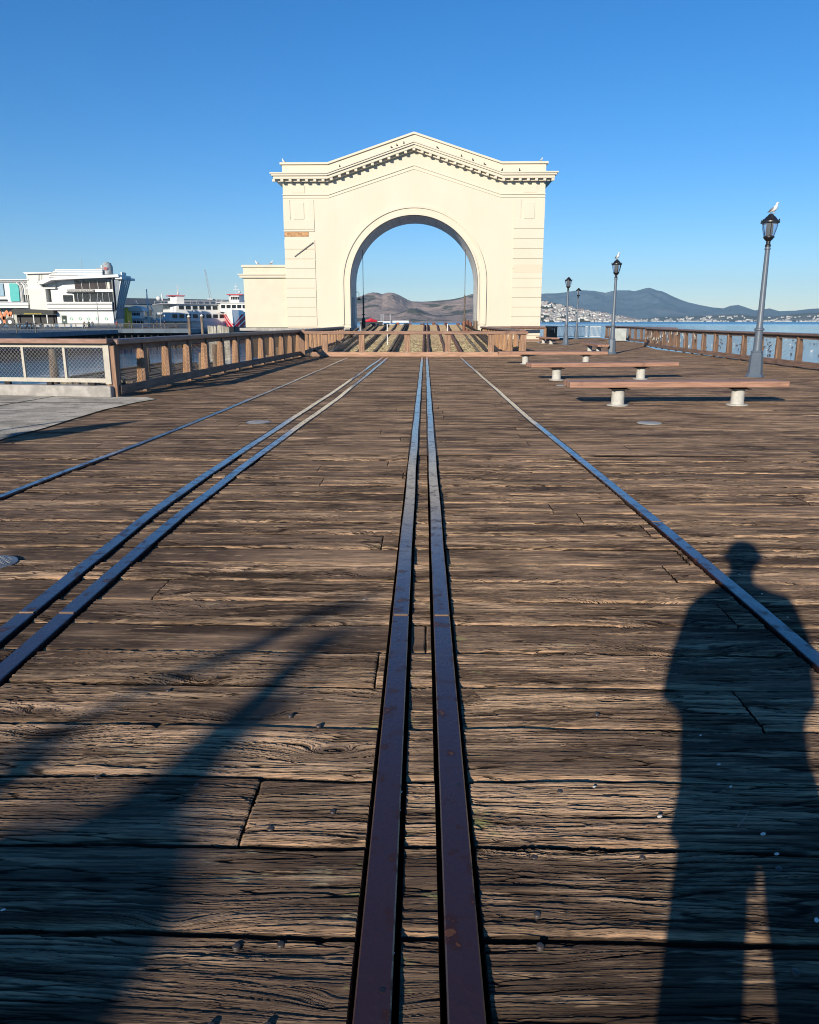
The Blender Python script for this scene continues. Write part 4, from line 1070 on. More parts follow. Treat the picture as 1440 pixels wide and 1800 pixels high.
for k in range(5):
    v = 473.3 + k * 2.9; u0 = 96 - k * 3.6; bx_(u0, 179.5, v, v + 1.9, .2, .5, 'rooftop_slat', WHITE)
bx_(42, 94, 480, 507, 1.0, 12, 'stair_tower', WHITEC)
pz([(39.5, 478.2), (95, 478.2), (95, 480), (43, 481.3)], .2, 12, 'tower_roof', WHITE)
bx_(45, 96, 505.2, 507.6, .2, 1, 'ledge', WHITE)
wn_ = bx_(126.5, 198.5, 492.5, 507.5, 1.15, 1.35, 'window', GLASSR)
for u in (140, 154, 168.5, 183): bx_(u, u + .8, 492.5, 507.5, 1.0, 1.14, 'mullion', WHITE, wn_)
bx_(184.5, 190, 493, 507, 1.05, 1.14, 'blind', WHITEC, wn_)
bx_(112, 199, 508.4, 513.2, -.1, .6, 'fascia_band', WHITE)
sg = bx_(119.5, 167, 508.9, 513.7, -.3, -.11, 'restaurant_sign', BLACK)
wn_ = bx_(127.5, 198.5, 513.8, 530, .6, .85, 'window', GLASSD)
for u in (135, 144, 157, 170, 179, 190): bx_(u, u + .7, 513.8, 530, .45, .59, 'mullion', GREYP, wn_)
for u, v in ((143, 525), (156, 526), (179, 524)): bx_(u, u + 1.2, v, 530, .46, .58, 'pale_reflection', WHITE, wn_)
bx_(108, 125.5, 518.5, 530, .7, .88, 'window', GLASSD)
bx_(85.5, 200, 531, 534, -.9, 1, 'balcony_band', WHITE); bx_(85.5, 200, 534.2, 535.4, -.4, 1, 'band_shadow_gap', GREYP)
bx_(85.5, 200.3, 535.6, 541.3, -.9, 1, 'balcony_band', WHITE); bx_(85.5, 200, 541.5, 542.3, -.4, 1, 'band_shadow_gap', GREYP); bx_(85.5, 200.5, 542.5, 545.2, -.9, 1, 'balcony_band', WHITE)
bx_(199.2, 203.3, 491, 545, -.5, .4, 'corner_column', BLACK)
# slanted glazed side
x0, z0 = A(203.5, 560, BY); x1, z1 = A(207, 488, BY); x2, z2 = A(219.5, 490, BY + 0)
mb = MB(); mb.add([(x0, BY, z0), (x0 + .7, BY + 3.4, z0), (x0 + 1.5, BY + 3.4, z1), (x1 + .6, BY, z1), (x0 - .2, BY, z0), (x0 - .2, BY + 3.4, z0), (x0 - .2, BY + 3.4, z1), (x0 - .2, BY, z1)], [(0, 1, 2, 3), (4, 7, 6, 5), (0, 3, 7, 4), (1, 5, 6, 2), (3, 2, 6, 7), (0, 4, 5, 1)])
mb.obj('side_glazing', simple('blue glass wall', (.14, .20, .27), .3, var=.5, scale=.5), rest_b)
for k in range(6):
    y = BY + .1 + k * .6; mb = MB(); mb.bar((x0 + .1 + k * .1, y, z0 + 2), (x1 + .7 + k * .2, y, z1), .18, .3); mb.obj('side_mullion', WHITE, rest_b)
bx_(210.5, 213.5, 478, 487, .5, 3, 'roof_fin', WHITE)
mb = MB(); a = A(213, 487, BY); mb.box(a[0] - 1, a[0] + .5, BY - 1, BY + 7, a[1] - .5, a[1]); mb.obj('eave', WHITE, rest_b)
# rooftop drum sign
x0, z0 = A(183.5, 482, BY); x1, z1 = A(183.5, 460, BY)
mb = MB(); mb.lathe([(1.15, z0), (1.2, z0 + 1.0), (1.15, z0 + 1.9), (.95, z0 + 2.2), (.9, z0 + 2.5), (.55, z0 + 2.55), (.5, z1)], (x0, BY + 2, 0), 16); dr = mb.obj('rooftop_sign', simple('grey sign drum', (.38, .42, .43), .5, var=.4, scale=1.5), rest_b, True)
mb = MB(); mb.lathe([(.02, 0), (.45, 0), (.45, .04), (.02, .05)], (0, 0, 0), 20, 0, 1, .8); o = mb.obj('emblem', simple('dark red emblem', (.30, .03, .05), .5), dr); o.location = (x0 + .1, BY + .74, z0 + 1.25); o.rotation_euler = (R(90), 0, 0)
bx_(163, 178, 470, 472.5, 1.5, 4, 'roof_unit', GREYP); bx_(172, 176, 465.5, 470, 1.5, 4, 'roof_unit', WHITE)
# ground floor details
dm = GREEN
dr_ = bx_(108.5, 118.5, 554.5, 570, -.14, -.01, 'door', dm); bx_(110.5, 116.5, 556, 560, -.2, -.15, 'door_window', GLASSD, dr_); bx_(112.3, 115.3, 562, 564.5, -.2, -.15, 'door_notice', WHITE, dr_)
for u in (126, 141, 156, 171, 187):
    x, z = A(u, 560.3, BY); mb = MB(); vs = []
    for i in range(16):
        a = 2 * math.pi * i / 16
        for r_, yy in ((.20, -.02), (.34, -.02), (.34, -.09), (.20, -.09)): vs.append((x + r_ * math.cos(a), BY + yy, z + r_ * math.sin(a)))
    mb.add(vs, [(i * 4 + j, i * 4 + (j + 1) % 4, ((i + 1) % 16) * 4 + (j + 1) % 4, ((i + 1) % 16) * 4 + j) for i in range(16) for j in range(4)]); mb.obj('porthole_ring', simple('pale green ring', (.25, .55, .45), .5), rest_b)
for v in (558.6, 562): bx_(120, 200, v, v + .4, -.015, -.003, 'painted_line', simple('pink line', (.70, .55, .50), .6), rest_b)
# left block and awning
bx_(50.3, 84.5, 508, 545, -.2, 10, 'left_block', WHITEC)
pz([(23, 553), (26, 545), (32, 542.4), (98, 545.5), (100, 548), (100, 553)], -1.6, .5, 'awning', simple('dark grey awning', (.055, .058, .055), .8, var=.2))
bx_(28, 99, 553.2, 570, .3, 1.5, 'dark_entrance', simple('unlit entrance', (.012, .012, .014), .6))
for u in (28.5, 64.5, 88): bx_(u, u + .9, 548, 570, -1.5, -1.3, 'awning_pole', WHITE)
bx_(100, 108, 551, 570, -.06, -.004, 'white_pier', WHITE)
# far left glazed hall
bx_(-25, 50, 492.5, 541, 1.5, 14, 'hall_wall', WHITE)
bx_(-25, 46, 490.3, 492.3, .8, 14, 'hall_roof', WHITE); bx_(-25, 46, 495, 495.8, 1.2, 1.49, 'hall_stripe', GREYP)
pz([(11, 497.5), (22, 497.5), (26, 500), (28, 506), (29.8, 529.5), (14, 529.5)], 1.2, 1.48, 'teal_panel', TEAL)
bx_(-20, 2.5, 497.5, 520, 1.2, 1.48, 'window', simple('pale blue glass', (.30, .45, .55), .2)); bx_(-20, 7, 526, 529, 1.2, 1.48, 'window', GLASSD)
for k, off in enumerate((0, 2.6, 8.5, 12)):
    P = [(24 + off, 496), (28.5 + off, 499), (31 + off, 506), (33.5 + off, 530)]
    mb = MB(); mb.tube([(A(u, v, BY)[0], BY + 1.1, A(u, v, BY)[1]) for u, v in P], .11, 6); mb.obj('curved_frame', WHITE if k != 1 else GREYP, rest_b)
bx_(36, 49, 518, 530, 1.2, 1.48, 'window', GLASSD)
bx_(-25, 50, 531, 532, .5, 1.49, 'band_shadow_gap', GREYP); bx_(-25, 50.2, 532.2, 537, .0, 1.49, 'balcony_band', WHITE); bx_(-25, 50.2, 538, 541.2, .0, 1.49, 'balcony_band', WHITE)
bx_(-25, 27, 541.5, 570, 2.5, 3.5, 'ground_wall', simple('pale mural wall', (.50, .52, .46), .7, var=.3, scale=.6))
# lettering
def text(s, u0, u1, v, y, mat, parent, hpx, shear=0):
    c = bpy.data.curves.new('lettering', 'FONT'); c.body = s; c.size = 1; c.extrude = .03; c.shear = shear; c.space_character = 1.05
    tmp = bpy.data.objects.new('lettering', c); col.objects.link(tmp); bpy.context.view_layer.update()
    me = bpy.data.meshes.new_from_object(tmp.evaluated_get(bpy.context.evaluated_depsgraph_get())); bpy.data.objects.remove(tmp)
    me.materials.clear(); me.materials.append(mat); c = me
    o = bpy.data.objects.new('lettering', me); col.objects.link(o); bpy.context.view_layer.update()
    w = max(o.dimensions.x, .01); x0, z0 = A(u0, v, BY); x1, _ = A(u1, v, BY)
    hh = A(u0, v - hpx, BY)[1] - z0; o.rotation_euler = (R(90), 0, 0); o.scale = ((x1 - x0) / w, hh / .72, 1); o.location = (x0, BY + y, z0); o.parent = parent; return o
LW = simple('white letters', (.85, .85, .83), .5, var=.02); LY = simple('yellow letters', (.80, .62, .05), .5, var=.02)
text('Franciscan', 121, 134.5, 512.6, -.36, LW, sg, 3.4, .3); text('CRAB RESTAURANT', 135.5, 166, 512.4, -.36, LW, sg, 2.9)
text("FRANCISCAN'S CRAB STAND", 49, 79.5, 552.6, -1.66, LY, rest_b, 2.1)
# antennas
for u, v0, v1, yy in ((137, 452, 486, 2), (65, 481, 499, .8), (69.5, 481, 499, .8)):
    a = A(u, v0, BY); b = A(u, v1, BY); mb = MB(); mb.tube([(a[0], BY + yy, a[1]), (b[0], BY + yy, b[1])], .05, 5); mb.obj('antenna', GREYP, rest_b)
# rooftop shrub and boxes on the terrace
t = thing('potted_shrub', 'dark round shrub in a pot on the restaurant terrace', 'plant', (0, 0, 0)); x, z = A(72.5, 504.8, BY)
mb = MB()
for k in range(160):
    p = Vector(rng.normal(0, .38, 3)); p = Vector((p.x, p.y, abs(p.z) + .5)); d = Vector(rng.normal(0, 1, 3)).normalized(); e = d.orthogonal().normalized() * .14; f_ = d.cross(e)
    mb.add([Vector((x, BY + .6, z)) + p + e, Vector((x, BY + .6, z)) + p + f_, Vector((x, BY + .6, z)) + p - e, Vector((x, BY + .6, z)) + p - f_], [(0, 1, 2, 3)])
mb.obj('foliage', simple('shrub leaf', (.04, .06, .035), .7), t); mb = MB(); mb.lathe([(.25, z), (.35, z + .5)], (x, BY + .6, 0), 10); mb.obj('pot', GREYP, t)
# orange sculpture and chrome discs at left edge
t = thing('orange_sculpture', 'orange zigzag sculpture in front of the hall at the left edge', 'sculpture', (0, 0, 0))
mb = MB()
for (a, b) in (((-2, 545), (7, 562)), ((9.5, 549), (7, 562)), ((11, 546), (18, 556)), ((20, 548), (18, 556)), ((7, 556), (9, 568))):
    pa, pb = AV(*a, 160), AV(*b, 160); mb.bar(pa, pb, .5, .3, (0, 1, 0))
mb.obj('arms', ORANGE, t)
for i, u in enumerate((0, 18)):
    p = AV(u, 566, 160); mb = MB(); mb.tube([(p.x, p.y, p.z), (p.x, p.y + .3, p.z)], .95, 20); mb.obj('wheel_disc', BLACK, t)
    mb = MB(); mb.tube([(p.x, p.y - .1, p.z), (p.x, p.y - .02, p.z)], .4, 14); mb.obj('chrome_hub', simple('chrome', (.75, .76, .78), .2, .6), t)
# a-frame tables / white boards in front of the restaurant
for i, (u0, u1) in enumerate(((58, 74), (77, 90), (91, 97), (103, 124), (127, 146), (148, 160))):
    a = A(u0, 571, 169); b = A(u1, 577, 169); t = thing('display_stand', ['widest of the white display stands left of the restaurant door', 'white display stand under the awning, second from the left', 'narrow white display stand under the awning edge', 'white display stand below the green door', 'white display stand below the first portholes', 'white display stand at the right of the row below the portholes'][i], 'stand', (a[0], 169, ZL), 0, 'white stands along the restaurant front')
    w_ = b[0] - a[0]; mb = MB(); mb.cham(0, w_, 0, .08, .45, 1.0, .02); mb.obj('board', WHITE, t); mb = MB()
    for q in (.05, w_ - .1): mb.box(q, q + .06, 0, .3, 0, .449)
    mb.obj('legs', GREYP, t)

# people on the far wharf
def person_small(loc, rz, cloth, trousers, lab, hgt=1.72, walk=.18):
    t = thing('person', lab, 'person', loc, rz, 'people on the far wharf')
    skin = PSKIN
    g = MB()
    s = hgt / 1.72
    def T(pts, r): g.tube([Vector(p) * s for p in pts], [q * s for q in r], 8)
    T([(-.09, walk, 0), (-.09, walk * .6, .45), (-.08, 0, .88)], [.055, .07, .095]); T([(.09, -walk, 0), (.09, -walk * .3, .45), (.08, 0, .88)], [.055, .07, .095])
    T([(0, 0, .84), (0, 0, 1.1), (0, 0, 1.38), (0, 0, 1.46), (0, 0, 1.50)], [.15, .15, .19, .10, .06])
    T([(0, 0, 1.46), (0, 0, 1.54), (0, .02, 1.62), (0, .01, 1.70), (0, 0, 1.73)], [.055, .07, .10, .08, .02])
    T([(-.20, 0, 1.38), (-.25, 0, 1.1), (-.22, .12, .86)], [.055, .045, .035]); T([(.20, 0, 1.38), (.25, 0, 1.1), (.22, .12, .86)], [.055, .045, .035])
    g.obj('body', skin, t, True)
    c = MB(); c.tube([Vector(p) * s for p in [(0, 0, .82), (0, 0, 1.1), (0, 0, 1.38), (0, 0, 1.47)]], [q * s for q in [.17, .17, .215, .09]], 10)
    for q in (-1, 1): c.tube([Vector(p) * s for p in [(q * .19, 0, 1.40), (q * .26, 0, 1.1), (q * .23, .1, .9)]], [q2 * s for q2 in [.07, .06, .045]], 8)
    c.obj('jacket', cloth, t, True)
    c = MB(); c.tube([Vector(p) * s for p in [(-.09, walk, .06), (-.09, walk * .6, .45), (-.07, 0, .9)]], [q * s for q in [.07, .085, .12]], 8); c.tube([Vector(p) * s for p in [(.09, -walk, .06), (.09, -walk * .3, .45), (.07, 0, .9)]], [q * s for q in [.07, .085, .12]], 8)
    c.obj('trousers', trousers, t, True)
PSKIN = simple('skin', (.45, .28, .20), .6, var=.08); 
PC_ = [simple('jacket ' + n, c, .8) for n, c in (('black', (.02, .02, .025)), ('blue', (.05, .09, .2)), ('grey', (.25, .25, .27)), ('red', (.35, .05, .05)), ('green', (.04, .10, .07)), ('tan', (.4, .32, .22)))]
for i, (u, lab) in enumerate(((157, 'person in dark green walking in front of the portholes'), (163, 'person in grey beside the one in dark green'), (149, 'person in tan near the middle portholes'), (228, 'person in black by the right end of the restaurant'), (206, 'person in red at the corner of the restaurant'), (277, 'person in black standing left of the big ferry'), (284, 'person in dark blue in front of the big ferry'), (290, 'person in black, rightmost of the group before the big ferry'), (48, 'person in blue under the dark awning'), (36, 'person in grey at the left end of the awning'))):
    x, _ = A(u, 575, 167.5); person_small((x, 167.5, ZL if i < 8 else ZL), rng.random() * 6, PC_[[4, 2, 5, 0, 3, 0, 1, 0, 1, 2][i]], PC_[[0, 1, 0, 1, 0, 0, 0, 1, 0, 0][i]], lab)
# promenade lamps
def prom_lamp(u, vt, Y, lab, ring=True):
    x, z = A(u, vt, Y); t = thing('promenade_lamp', lab, 'street lamp', (x, Y, ZL), 0, 'thin lamps along the far wharf'); H_ = z - ZL
    g = MB(); g.tube([(0, 0, 0), (0, 0, H_ - .6)], [.10, .06], 6); g.obj('pole', GREYB, t)
    g = MB()
    pts = [(.0 + .45 * (1 - math.cos(a)), 0, H_ - .6 + .55 * math.sin(a)) for a in np.linspace(0, math.pi, 9)]; g.tube(pts, .045, 6); g.obj('arm', GREYB, t)
    g = MB(); g.lathe([(.05, H_ - .62), (.2, H_ - .75), (.12, H_ - 1.0)], (.9, 0, 0), 10); g.obj('lantern', WHITE, t)
prom_lamp(169.5, 523, 167.3, 'thin hooked lamp in front of the white restaurant wall'); prom_lamp(281.5, 548, 167.3, 'thin hooked lamp in front of the big ferry')

# --- long sheds, crane
t = thing('pier_shed', 'long dark grey shed behind the ferries', 'building', (0, 0, 0))
a = A(203, 525.5, 300); b = A(430, 533, 300)
mb = MB(); mb.add([(a[0] - 10, 300, ZW), (a[0] - 10, 340, ZW), (b[0], 420, ZW), (b[0], 330, ZW), (a[0] - 10, 300, 8.2), (a[0] - 10, 340, 8.2), (b[0], 420, 8.2), (b[0], 330, 8.2)], [(0, 3, 7, 4), (1, 5, 6, 2), (0, 4, 5, 1), (3, 2, 6, 7), (4, 7, 6, 5)]); mb.obj('wall', SHED, t)
mb = MB(); mb.add([(a[0] - 11, 299, 8.22), (b[0] + 1, 329, 8.22), (b[0] + 1, 370, 11.0), (a[0] - 11, 320, 11.0), (a[0] - 11, 345, 8.22), (b[0] + 1, 425, 8.22)], [(0, 1, 2, 3), (3, 2, 5, 4), (0, 3, 4), (1, 5, 2), (0, 4, 5, 1)]); mb.obj('roof', SHEDR, t)
for k in range(9):
    f = k / 9; x = a[0] + (b[0] - a[0]) * f + 4; y = 300 + 30 * (f + .07) - 1.0; mb = MB(); mb.box(x, x + 2.6, y, y + .3, 3.5, 6); mb.obj('window', GLASSD, t)
t = thing('rooftop_radome', 'white box and pole on the shed roof', 'roof equipment', (0, 0, 0)); p = AV(279, 525, 318); mb = MB(); mb.ball((p.x, p.y, 10.6), 1.0, 8); mb.box(p.x + 1.2, p.x + 1.6, p.y, p.y + .4, 9.8, 12.2); mb.obj('dome', WHITE, t)
t = thing('crane', 'thin lattice crane rising behind the ferries', 'crane', (0, 0, 0)); p0, p1 = AV(371.5, 531, 400), AV(360.5, 474, 400)
g = MB(); w_ = .9; d = (p1 - p0).normalized(); sx = d.cross(Vector((0, 1, 0))).normalized() * .55
for o_ in (sx, -sx): g.tube([p0 + o_, p1 + o_ * .4], .11, 5)
for k in range(16):
    f0, f1 = k / 16, (k + 1) / 16; s0 = sx if k % 2 else -sx; g.tube([p0.lerp(p1, f0) + s0 * (1 - .6 * f0), p0.lerp(p1, f1) - s0 * (1 - .6 * f1)], .07, 4)
g.obj('boom', simple('crane steel', (.35, .40, .42), .6), t)
g = MB(); g.cham(p0.x - 1.6, p0.x + 1.4, 398, 402, p0.z - 1, p0.z + 1.6, .1); g.obj('cab', WHITE, t); g = MB(); g.box(p0.x - .5, p0.x + .5, 399, 401, ZW, p0.z - 1); g.obj('tower', GREYP, t)
g = MB(); g.tube([(p1.x, 399, p1.z), (p1.x + .4, 399, p0.z + 14)], .05, 4); g.obj('cable', BLACK, t)

# ---------------------------------------------------------------- ferries
def hull_mat(name, zo=0):
    m = M(name); x, y, z = m.xyz('Object'); z = z - zo; kx = 1.55 if zo else 1.0            # x across, y along (bow at 0, stern +), z up from the waterline
    s_ = x.abs() * kx + y * (.06 if zo else .16)
    k = z - (s_ * .62 + .35).min(3.1); fr = ((s_ * .50 - z * .72) * 1.05 + .05)
    stripe = (fr.fract() - .5).abs().ss(.36, .40)
    red = (z < (s_ * .95 + .15)) * (z < 3.3) * (y < 9) * (1 - stripe)
    red2 = (z < .9) * (y < 11)
    c = m.mix(red, (.80, .79, .76), (.56, .015, .035)); c = m.mix(red2 * (1 - stripe), c, (.56, .015, .035)); c = m.mix(z < .12, c, (.04, .04, .045)); m.set(c, .35); return m.m
HULL = hull_mat('ferry hull red and white'); HULL4 = hull_mat('tall ferry hull red and white', 4.1)
def ferry(loc, rz, lab, L=30, Wd=8.5, hb=3.6, decks=1, pilot_y=7, s=1.0, hull=None):
    t = thing('ferry', lab, 'ferry', loc, rz, 'red and white sightseeing ferries'); t.scale = (s,) * 3
    n = 18; vs = []; fs = []
    for i in range(n + 1):
        y = L * i / n; f = min(1, (y / (L * .33)) ** .62) if i else .02; hw = Wd / 2 * f; sheer = hb - .9 * min(1, y / (L * .5)); fl = .62 * min(1, .35 + y / 6)
        yb = y - (0 if i else .6)
        for q in ((-hw, sheer), (-hw * (.9), sheer * .5), (-hw * fl * .85, .0), (-hw * .5 * fl, -1.2), (hw * .5 * fl, -1.2), (hw * fl * .85, 0), (hw * .9, sheer * .5), (hw, sheer)):
            yy = y + (0 if q[1] > sheer * .7 else (1.4 if q[1] > 0 else 2.2) * (1 - y / L))
            vs.append((q[0], yy, q[1]))
    for i in range(n):
        for j in range(7): fs.append((i * 8 + j, i * 8 + j + 1, i * 8 + 9 + j, i * 8 + 8 + j))
        fs.append((i * 8 + 7, i * 8, i * 8 + 8, i * 8 + 15))
    fs += [tuple(range(8)), tuple(range(n * 8 + 7, n * 8 - 1, -1))]
    g = MB(); g.add(vs, fs); g.obj('hull', hull or HULL, t)
    z = hb - .55
    def house(y0, y1, z0, z1, hw, name='cabin', win=True, taper=.8):
        g = MB(); g.add([(-hw + taper, y0, z0), (hw - taper, y0, z0), (hw, y0 + 1.5, z0), (hw, y1, z0), (-hw, y1, z0), (-hw, y0 + 1.5, z0), (-hw + taper, y0 + .3, z1), (hw - taper, y0 + .3, z1), (hw, y0 + 1.7, z1), (hw, y1, z1), (-hw, y1, z1), (-hw, y0 + 1.7, z1)],
              [tuple(range(5, -1, -1)), tuple(range(6, 12))] + [(j, (j + 1) % 6, (j + 1) % 6 + 6, j + 6) for j in range(6)])
        hse = g.obj(name, WHITE, t)
        if win:
            h_ = z1 - z0; nwin = 5
            for k in range(nwin):
                wx = -hw + taper + (2 * hw - 2 * taper) * (k + .12) / nwin; wx1 = -hw + taper + (2 * hw - 2 * taper) * (k + .88) / nwin
                w_ = MB(); w_.box(wx, wx1, y0 - .01 + .10, y0 + .25, z0 + h_ * .38, z0 + h_ * .78); w_.obj('window', GLASSD, hse)
            k = y0 + 2.3
            while k < y1 - 1.5:
                for q in (-1, 1): w_ = MB(); w_.box(min(q * hw, q * (hw + .04)), max(q * hw, q * (hw + .04)), k, k + 1.3, z0 + h_ * .36, z0 + h_ * .8); w_.obj('window', GLASSD, hse)
                k += 1.8
        return hse
    house(3.6, L - 1, z, z + 2.3, Wd / 2 - .35)
    z2 = z + 2.3
    if decks > 1: house(5.6, L - 4, z2, z2 + 2.1, Wd / 2 - .9); z2 += 2.1
    g = MB(); g.box(-Wd / 2 + .1, Wd / 2 - .1, 3.4, L - 1, z2 + .01, z2 + .12)
    for q in (-1, 1): g.bar((q * (Wd / 2 - .2), 4, z2 + .95), (q * (Wd / 2 - .2), L - 2, z2 + .95), .06, .06)
    for k in range(14):
        for q in (-1, 1): g.bar((q * (Wd / 2 - .2), 4 + k * 1.7, z2), (q * (Wd / 2 - .2), 4 + k * 1.7, z2 + .95), .05, .05)
    g.obj('upper_deck_rail', WHITE, t)
    ph = house(pilot_y, pilot_y + 3.6, z2 + .13, z2 + 2.1, 1.9, 'pilothouse')
    g = MB(); g.cham(-2.15, 2.15, pilot_y - .2, pilot_y + 3.9, z2 + 2.11, z2 + 2.32, .04); g.obj('pilothouse_roof', RED, t)
    g = MB(); g.tube([(0, pilot_y + 2.4, z2 + 2.3), (0, pilot_y + 2.6, z2 + 5.2)], [.10, .05], 6); g.bar((-.8, pilot_y + 2.5, z2 + 3.6), (.8, pilot_y + 2.5, z2 + 3.6), .08, .08); g.bar((-.5, pilot_y + 2.5, z2 + 4.3), (.5, pilot_y + 2.5, z2 + 4.3), .25, .12); g.ball((.9, pilot_y + 2.4, z2 + 2.9), .35, 6); g.obj('mast', WHITE, t)
    return t
# red-bowed ferry, bow towards us, right of the row of piles
x, _ = A(408, 560, 205); ferry((x, 205, ZW), R(4), 'ferry with a bright red bow pointing at us beside the arch wing', 30, 9.4, 8.6, 1, 6, 1.0, HULL4)
x, _ = A(300, 560, 215); ferry((x - 3.5, 205, ZW + .9), R(-58), 'big white ferry with a red leaf on its bow and long rows of windows', 52, 11, 5.2, 2, 6.5)
x, _ = A(243, 560, 200); t = ferry((x, 196, ZW + 1.4), R(12), 'small ferry with a white canopy and a red striped bow left of the mast', 20, 7.4, 3.6, 1, 7, .9)
t = thing('yellow_kiosk', 'yellow ticket booth beside the restaurant', 'booth', (0, 0, 0))
p = AV(214, 541, 186); q = AV(224, 559, 186); mb = MB(); mb.box(p.x, q.x, 186, 189, ZL, p.z); mb.obj('booth', YEL, t); mb = MB(); mb.box(p.x - .5, q.x + .3, 185.6, 189.4, p.z + .01, p.z + .2); mb.obj('roof', WHITE, t)
t = thing('canopy', 'white canvas canopy right of the yellow booth', 'canopy', (0, 0, 0)); p = AV(222, 540, 187); q = AV(251, 547, 187)
mb = MB(); mb.prism([(p.x, q.z), (p.x + .5, p.z - .1), ((p.x + q.x) / 2, p.z + .35), (q.x - .3, p.z - .1), (q.x, q.z)], 187, 191); mb.obj('roof', WHITE, t); mb = MB()
for xx in (p.x + .2, q.x - .3): mb.tube([(xx, 187.3, ZL), (xx, 187.3, q.z)], .07, 5)
mb.obj('poles', WHITE, t)
t = thing('white_mast', 'tall white angled mast between the canopy and the big ferry', 'mast', (0, 0, 0)); a, b, c = AV(257.5, 506, 192), AV(260.5, 548, 192), AV(270, 549, 192)
mb = MB(); mb.tube([a, b, (b.x, 192, ZL)], [.12, .22, .22], 7); mb.tube([AV(262, 531, 192), c], .12, 6); mb.obj('spar', WHITE, t)
for i, (u, vt) in enumerate(((332, 554), (354.5, 553))):
    p = AV(u, vt + 3, 150); o = pile(p.x, 150, -7, p.z, .3, PILEM, ['thick pile with a white conical cap, left of the pair', 'thick pile with a white conical cap, right of the pair'][i], 'white-capped mooring piles')
    mb = MB(); mb.lathe([(.34, p.z), (.34, p.z + .12), (.05, p.z + .42)], (p.x, 150, 0), 10); mb.obj('cap', WHITE, o)
# small red boat seen through the arch
t = thing('red_boat', 'small red boat seen through the left side of the arch', 'boat', (0, 0, 0)); p = AV(652, 566, 300)
mb = MB(); mb.tube([(p.x - 2.2, 300, 1.6), (p.x, 300, 2.0), (p.x + 2.4, 300, 1.6)], [.4, .8, .3], 8); mb.obj('cabin_cover', RED, t)
mb = MB(); mb.prism([(p.x - 4, 1.2), (p.x - 3.2, ZW), (p.x + 3.4, ZW), (p.x + 4.6, 1.4)], 298, 302); mb.obj('hull', BLACK, t)
t = thing('breakwater', 'pale low breakwater wall seen through the arch', 'breakwater', (0, 0, 0)); a, b = A(633, 565, 420), A(722, 565, 420)
mb = MB(); mb.box(a[0], b[0], 420, 424, ZW, .2); mb.obj('wall', CONC, t)
for i, u in enumerate((670, 673.5, 686)):
    p = AV(u, 552, 380); mb = MB(); mb.tube([(p.x, 380, ZW), (p.x, 380, p.z)], .12, 5); tag(mb.obj('sailboat_mast', WHITE), ['leftmost thin white mast beyond the ramp', 'middle thin white mast beyond the ramp', 'rightmost thin white mast beyond the ramp'][i], 'mast', 'thin masts beyond the ramp')

# ---------------------------------------------------------------- off-camera casters: photographer, tree, signpost
def skin_obj(name, verts, edges, radii, mat, parent, sub=2):
    me = bpy.data.meshes.new(name); me.from_pydata(verts, edges, []); me.materials.append(mat)
    o = bpy.data.objects.new(name, me); col.objects.link(o); o.parent = parent
    sk = o.modifiers.new('skin', 'SKIN'); sk.use_smooth_shade = True
    if not me.skin_vertices: 
        bm = bmesh.new(); bm.from_mesh(me); bm.verts.layers.skin.verify(); bm.to_mesh(me); bm.free()
    for i, r_ in enumerate(radii):
        d = me.skin_vertices[0].data[i]; d.radius = r_ if isinstance(r_, tuple) else (r_, r_); d.use_root = (i == 0)
    sb = o.modifiers.new('sub', 'SUBSURF'); sb.levels = sub; sb.render_levels = sub
    return o
ph = thing('person', 'photographer standing behind the camera in a loose jacket, holding up a phone', 'person', (0, 0, 0))
PY = -.24
V = [(.05, PY, .95), (.03, PY, 1.18), (.0, PY, 1.40), (-.02, PY, 1.52), (-.04, PY + .01, 1.60), (-.055, PY + .03, 1.70), (-.055, PY + .01, 1.80),
     (-.21, PY, 1.45), (-.31, PY + .04, 1.17), (-.10, -.085, 1.44), (-.055, -.05, 1.50),
     (.20, PY, 1.44), (.32, PY + .04, 1.15), (.12, -.085, 1.44), (.075, -.05, 1.50),
     (-.06, PY, .85), (-.05, PY + .02, .50), (-.04, PY - .02, .09), (-.05, PY + .12, .035), (.17, PY, .85), (.215, PY + .02, .50), (.26, PY - .02, .09), (.28, PY + .12, .035)]
Ed = [(0, 1), (1, 2), (2, 3), (3, 4), (4, 5), (5, 6), (2, 7), (7, 8), (8, 9), (9, 10), (2, 11), (11, 12), (12, 13), (13, 14), (0, 15), (15, 16), (16, 17), (17, 18), (0, 19), (19, 20), (20, 21), (21, 22)]
Rd = [(.17, .11), (.16, .11), (.17, .11), (.065, .06), (.065, .065), (.085, .10), (.07, .08), .075, .055, .038, .03, .075, .055, .038, .03, .10, .062, .045, .04, .10, .062, .045, .04]
skin_obj('body', V, Ed, Rd, PSKIN, ph)
JK = PC_[0]
jr = [(.76, .06, .235, .15), (.84, .055, .225, .15), (1.00, .03, .245, .15), (1.03, .02, .27, .15), (1.06, .01, .325, .15), (1.12, .008, .330, .15), (1.22, .008, .330, .15), (1.33, .005, .318, .15), (1.42, 0, .305, .14), (1.48, 0, .26, .12), (1.525, -.01, .17, .10), (1.56, -.02, .085, .085), (1.60, -.03, .07, .075)]
g = MB(); vs = []
for z, cx_, rx_, ry_ in jr:
    for j in range(24):
        a = 2 * math.pi * j / 24; vs.append((cx_ - .035 + rx_ * math.cos(a), PY + ry_ * math.sin(a), z))
g.add(vs, [(i * 24 + j, i * 24 + (j + 1) % 24, i * 24 + 24 + (j + 1) % 24, i * 24 + 24 + j) for i in range(len(jr) - 1) for j in range(24)] + [tuple(range(23, -1, -1)), tuple(range(len(jr) * 24 - 24, len(jr) * 24))])
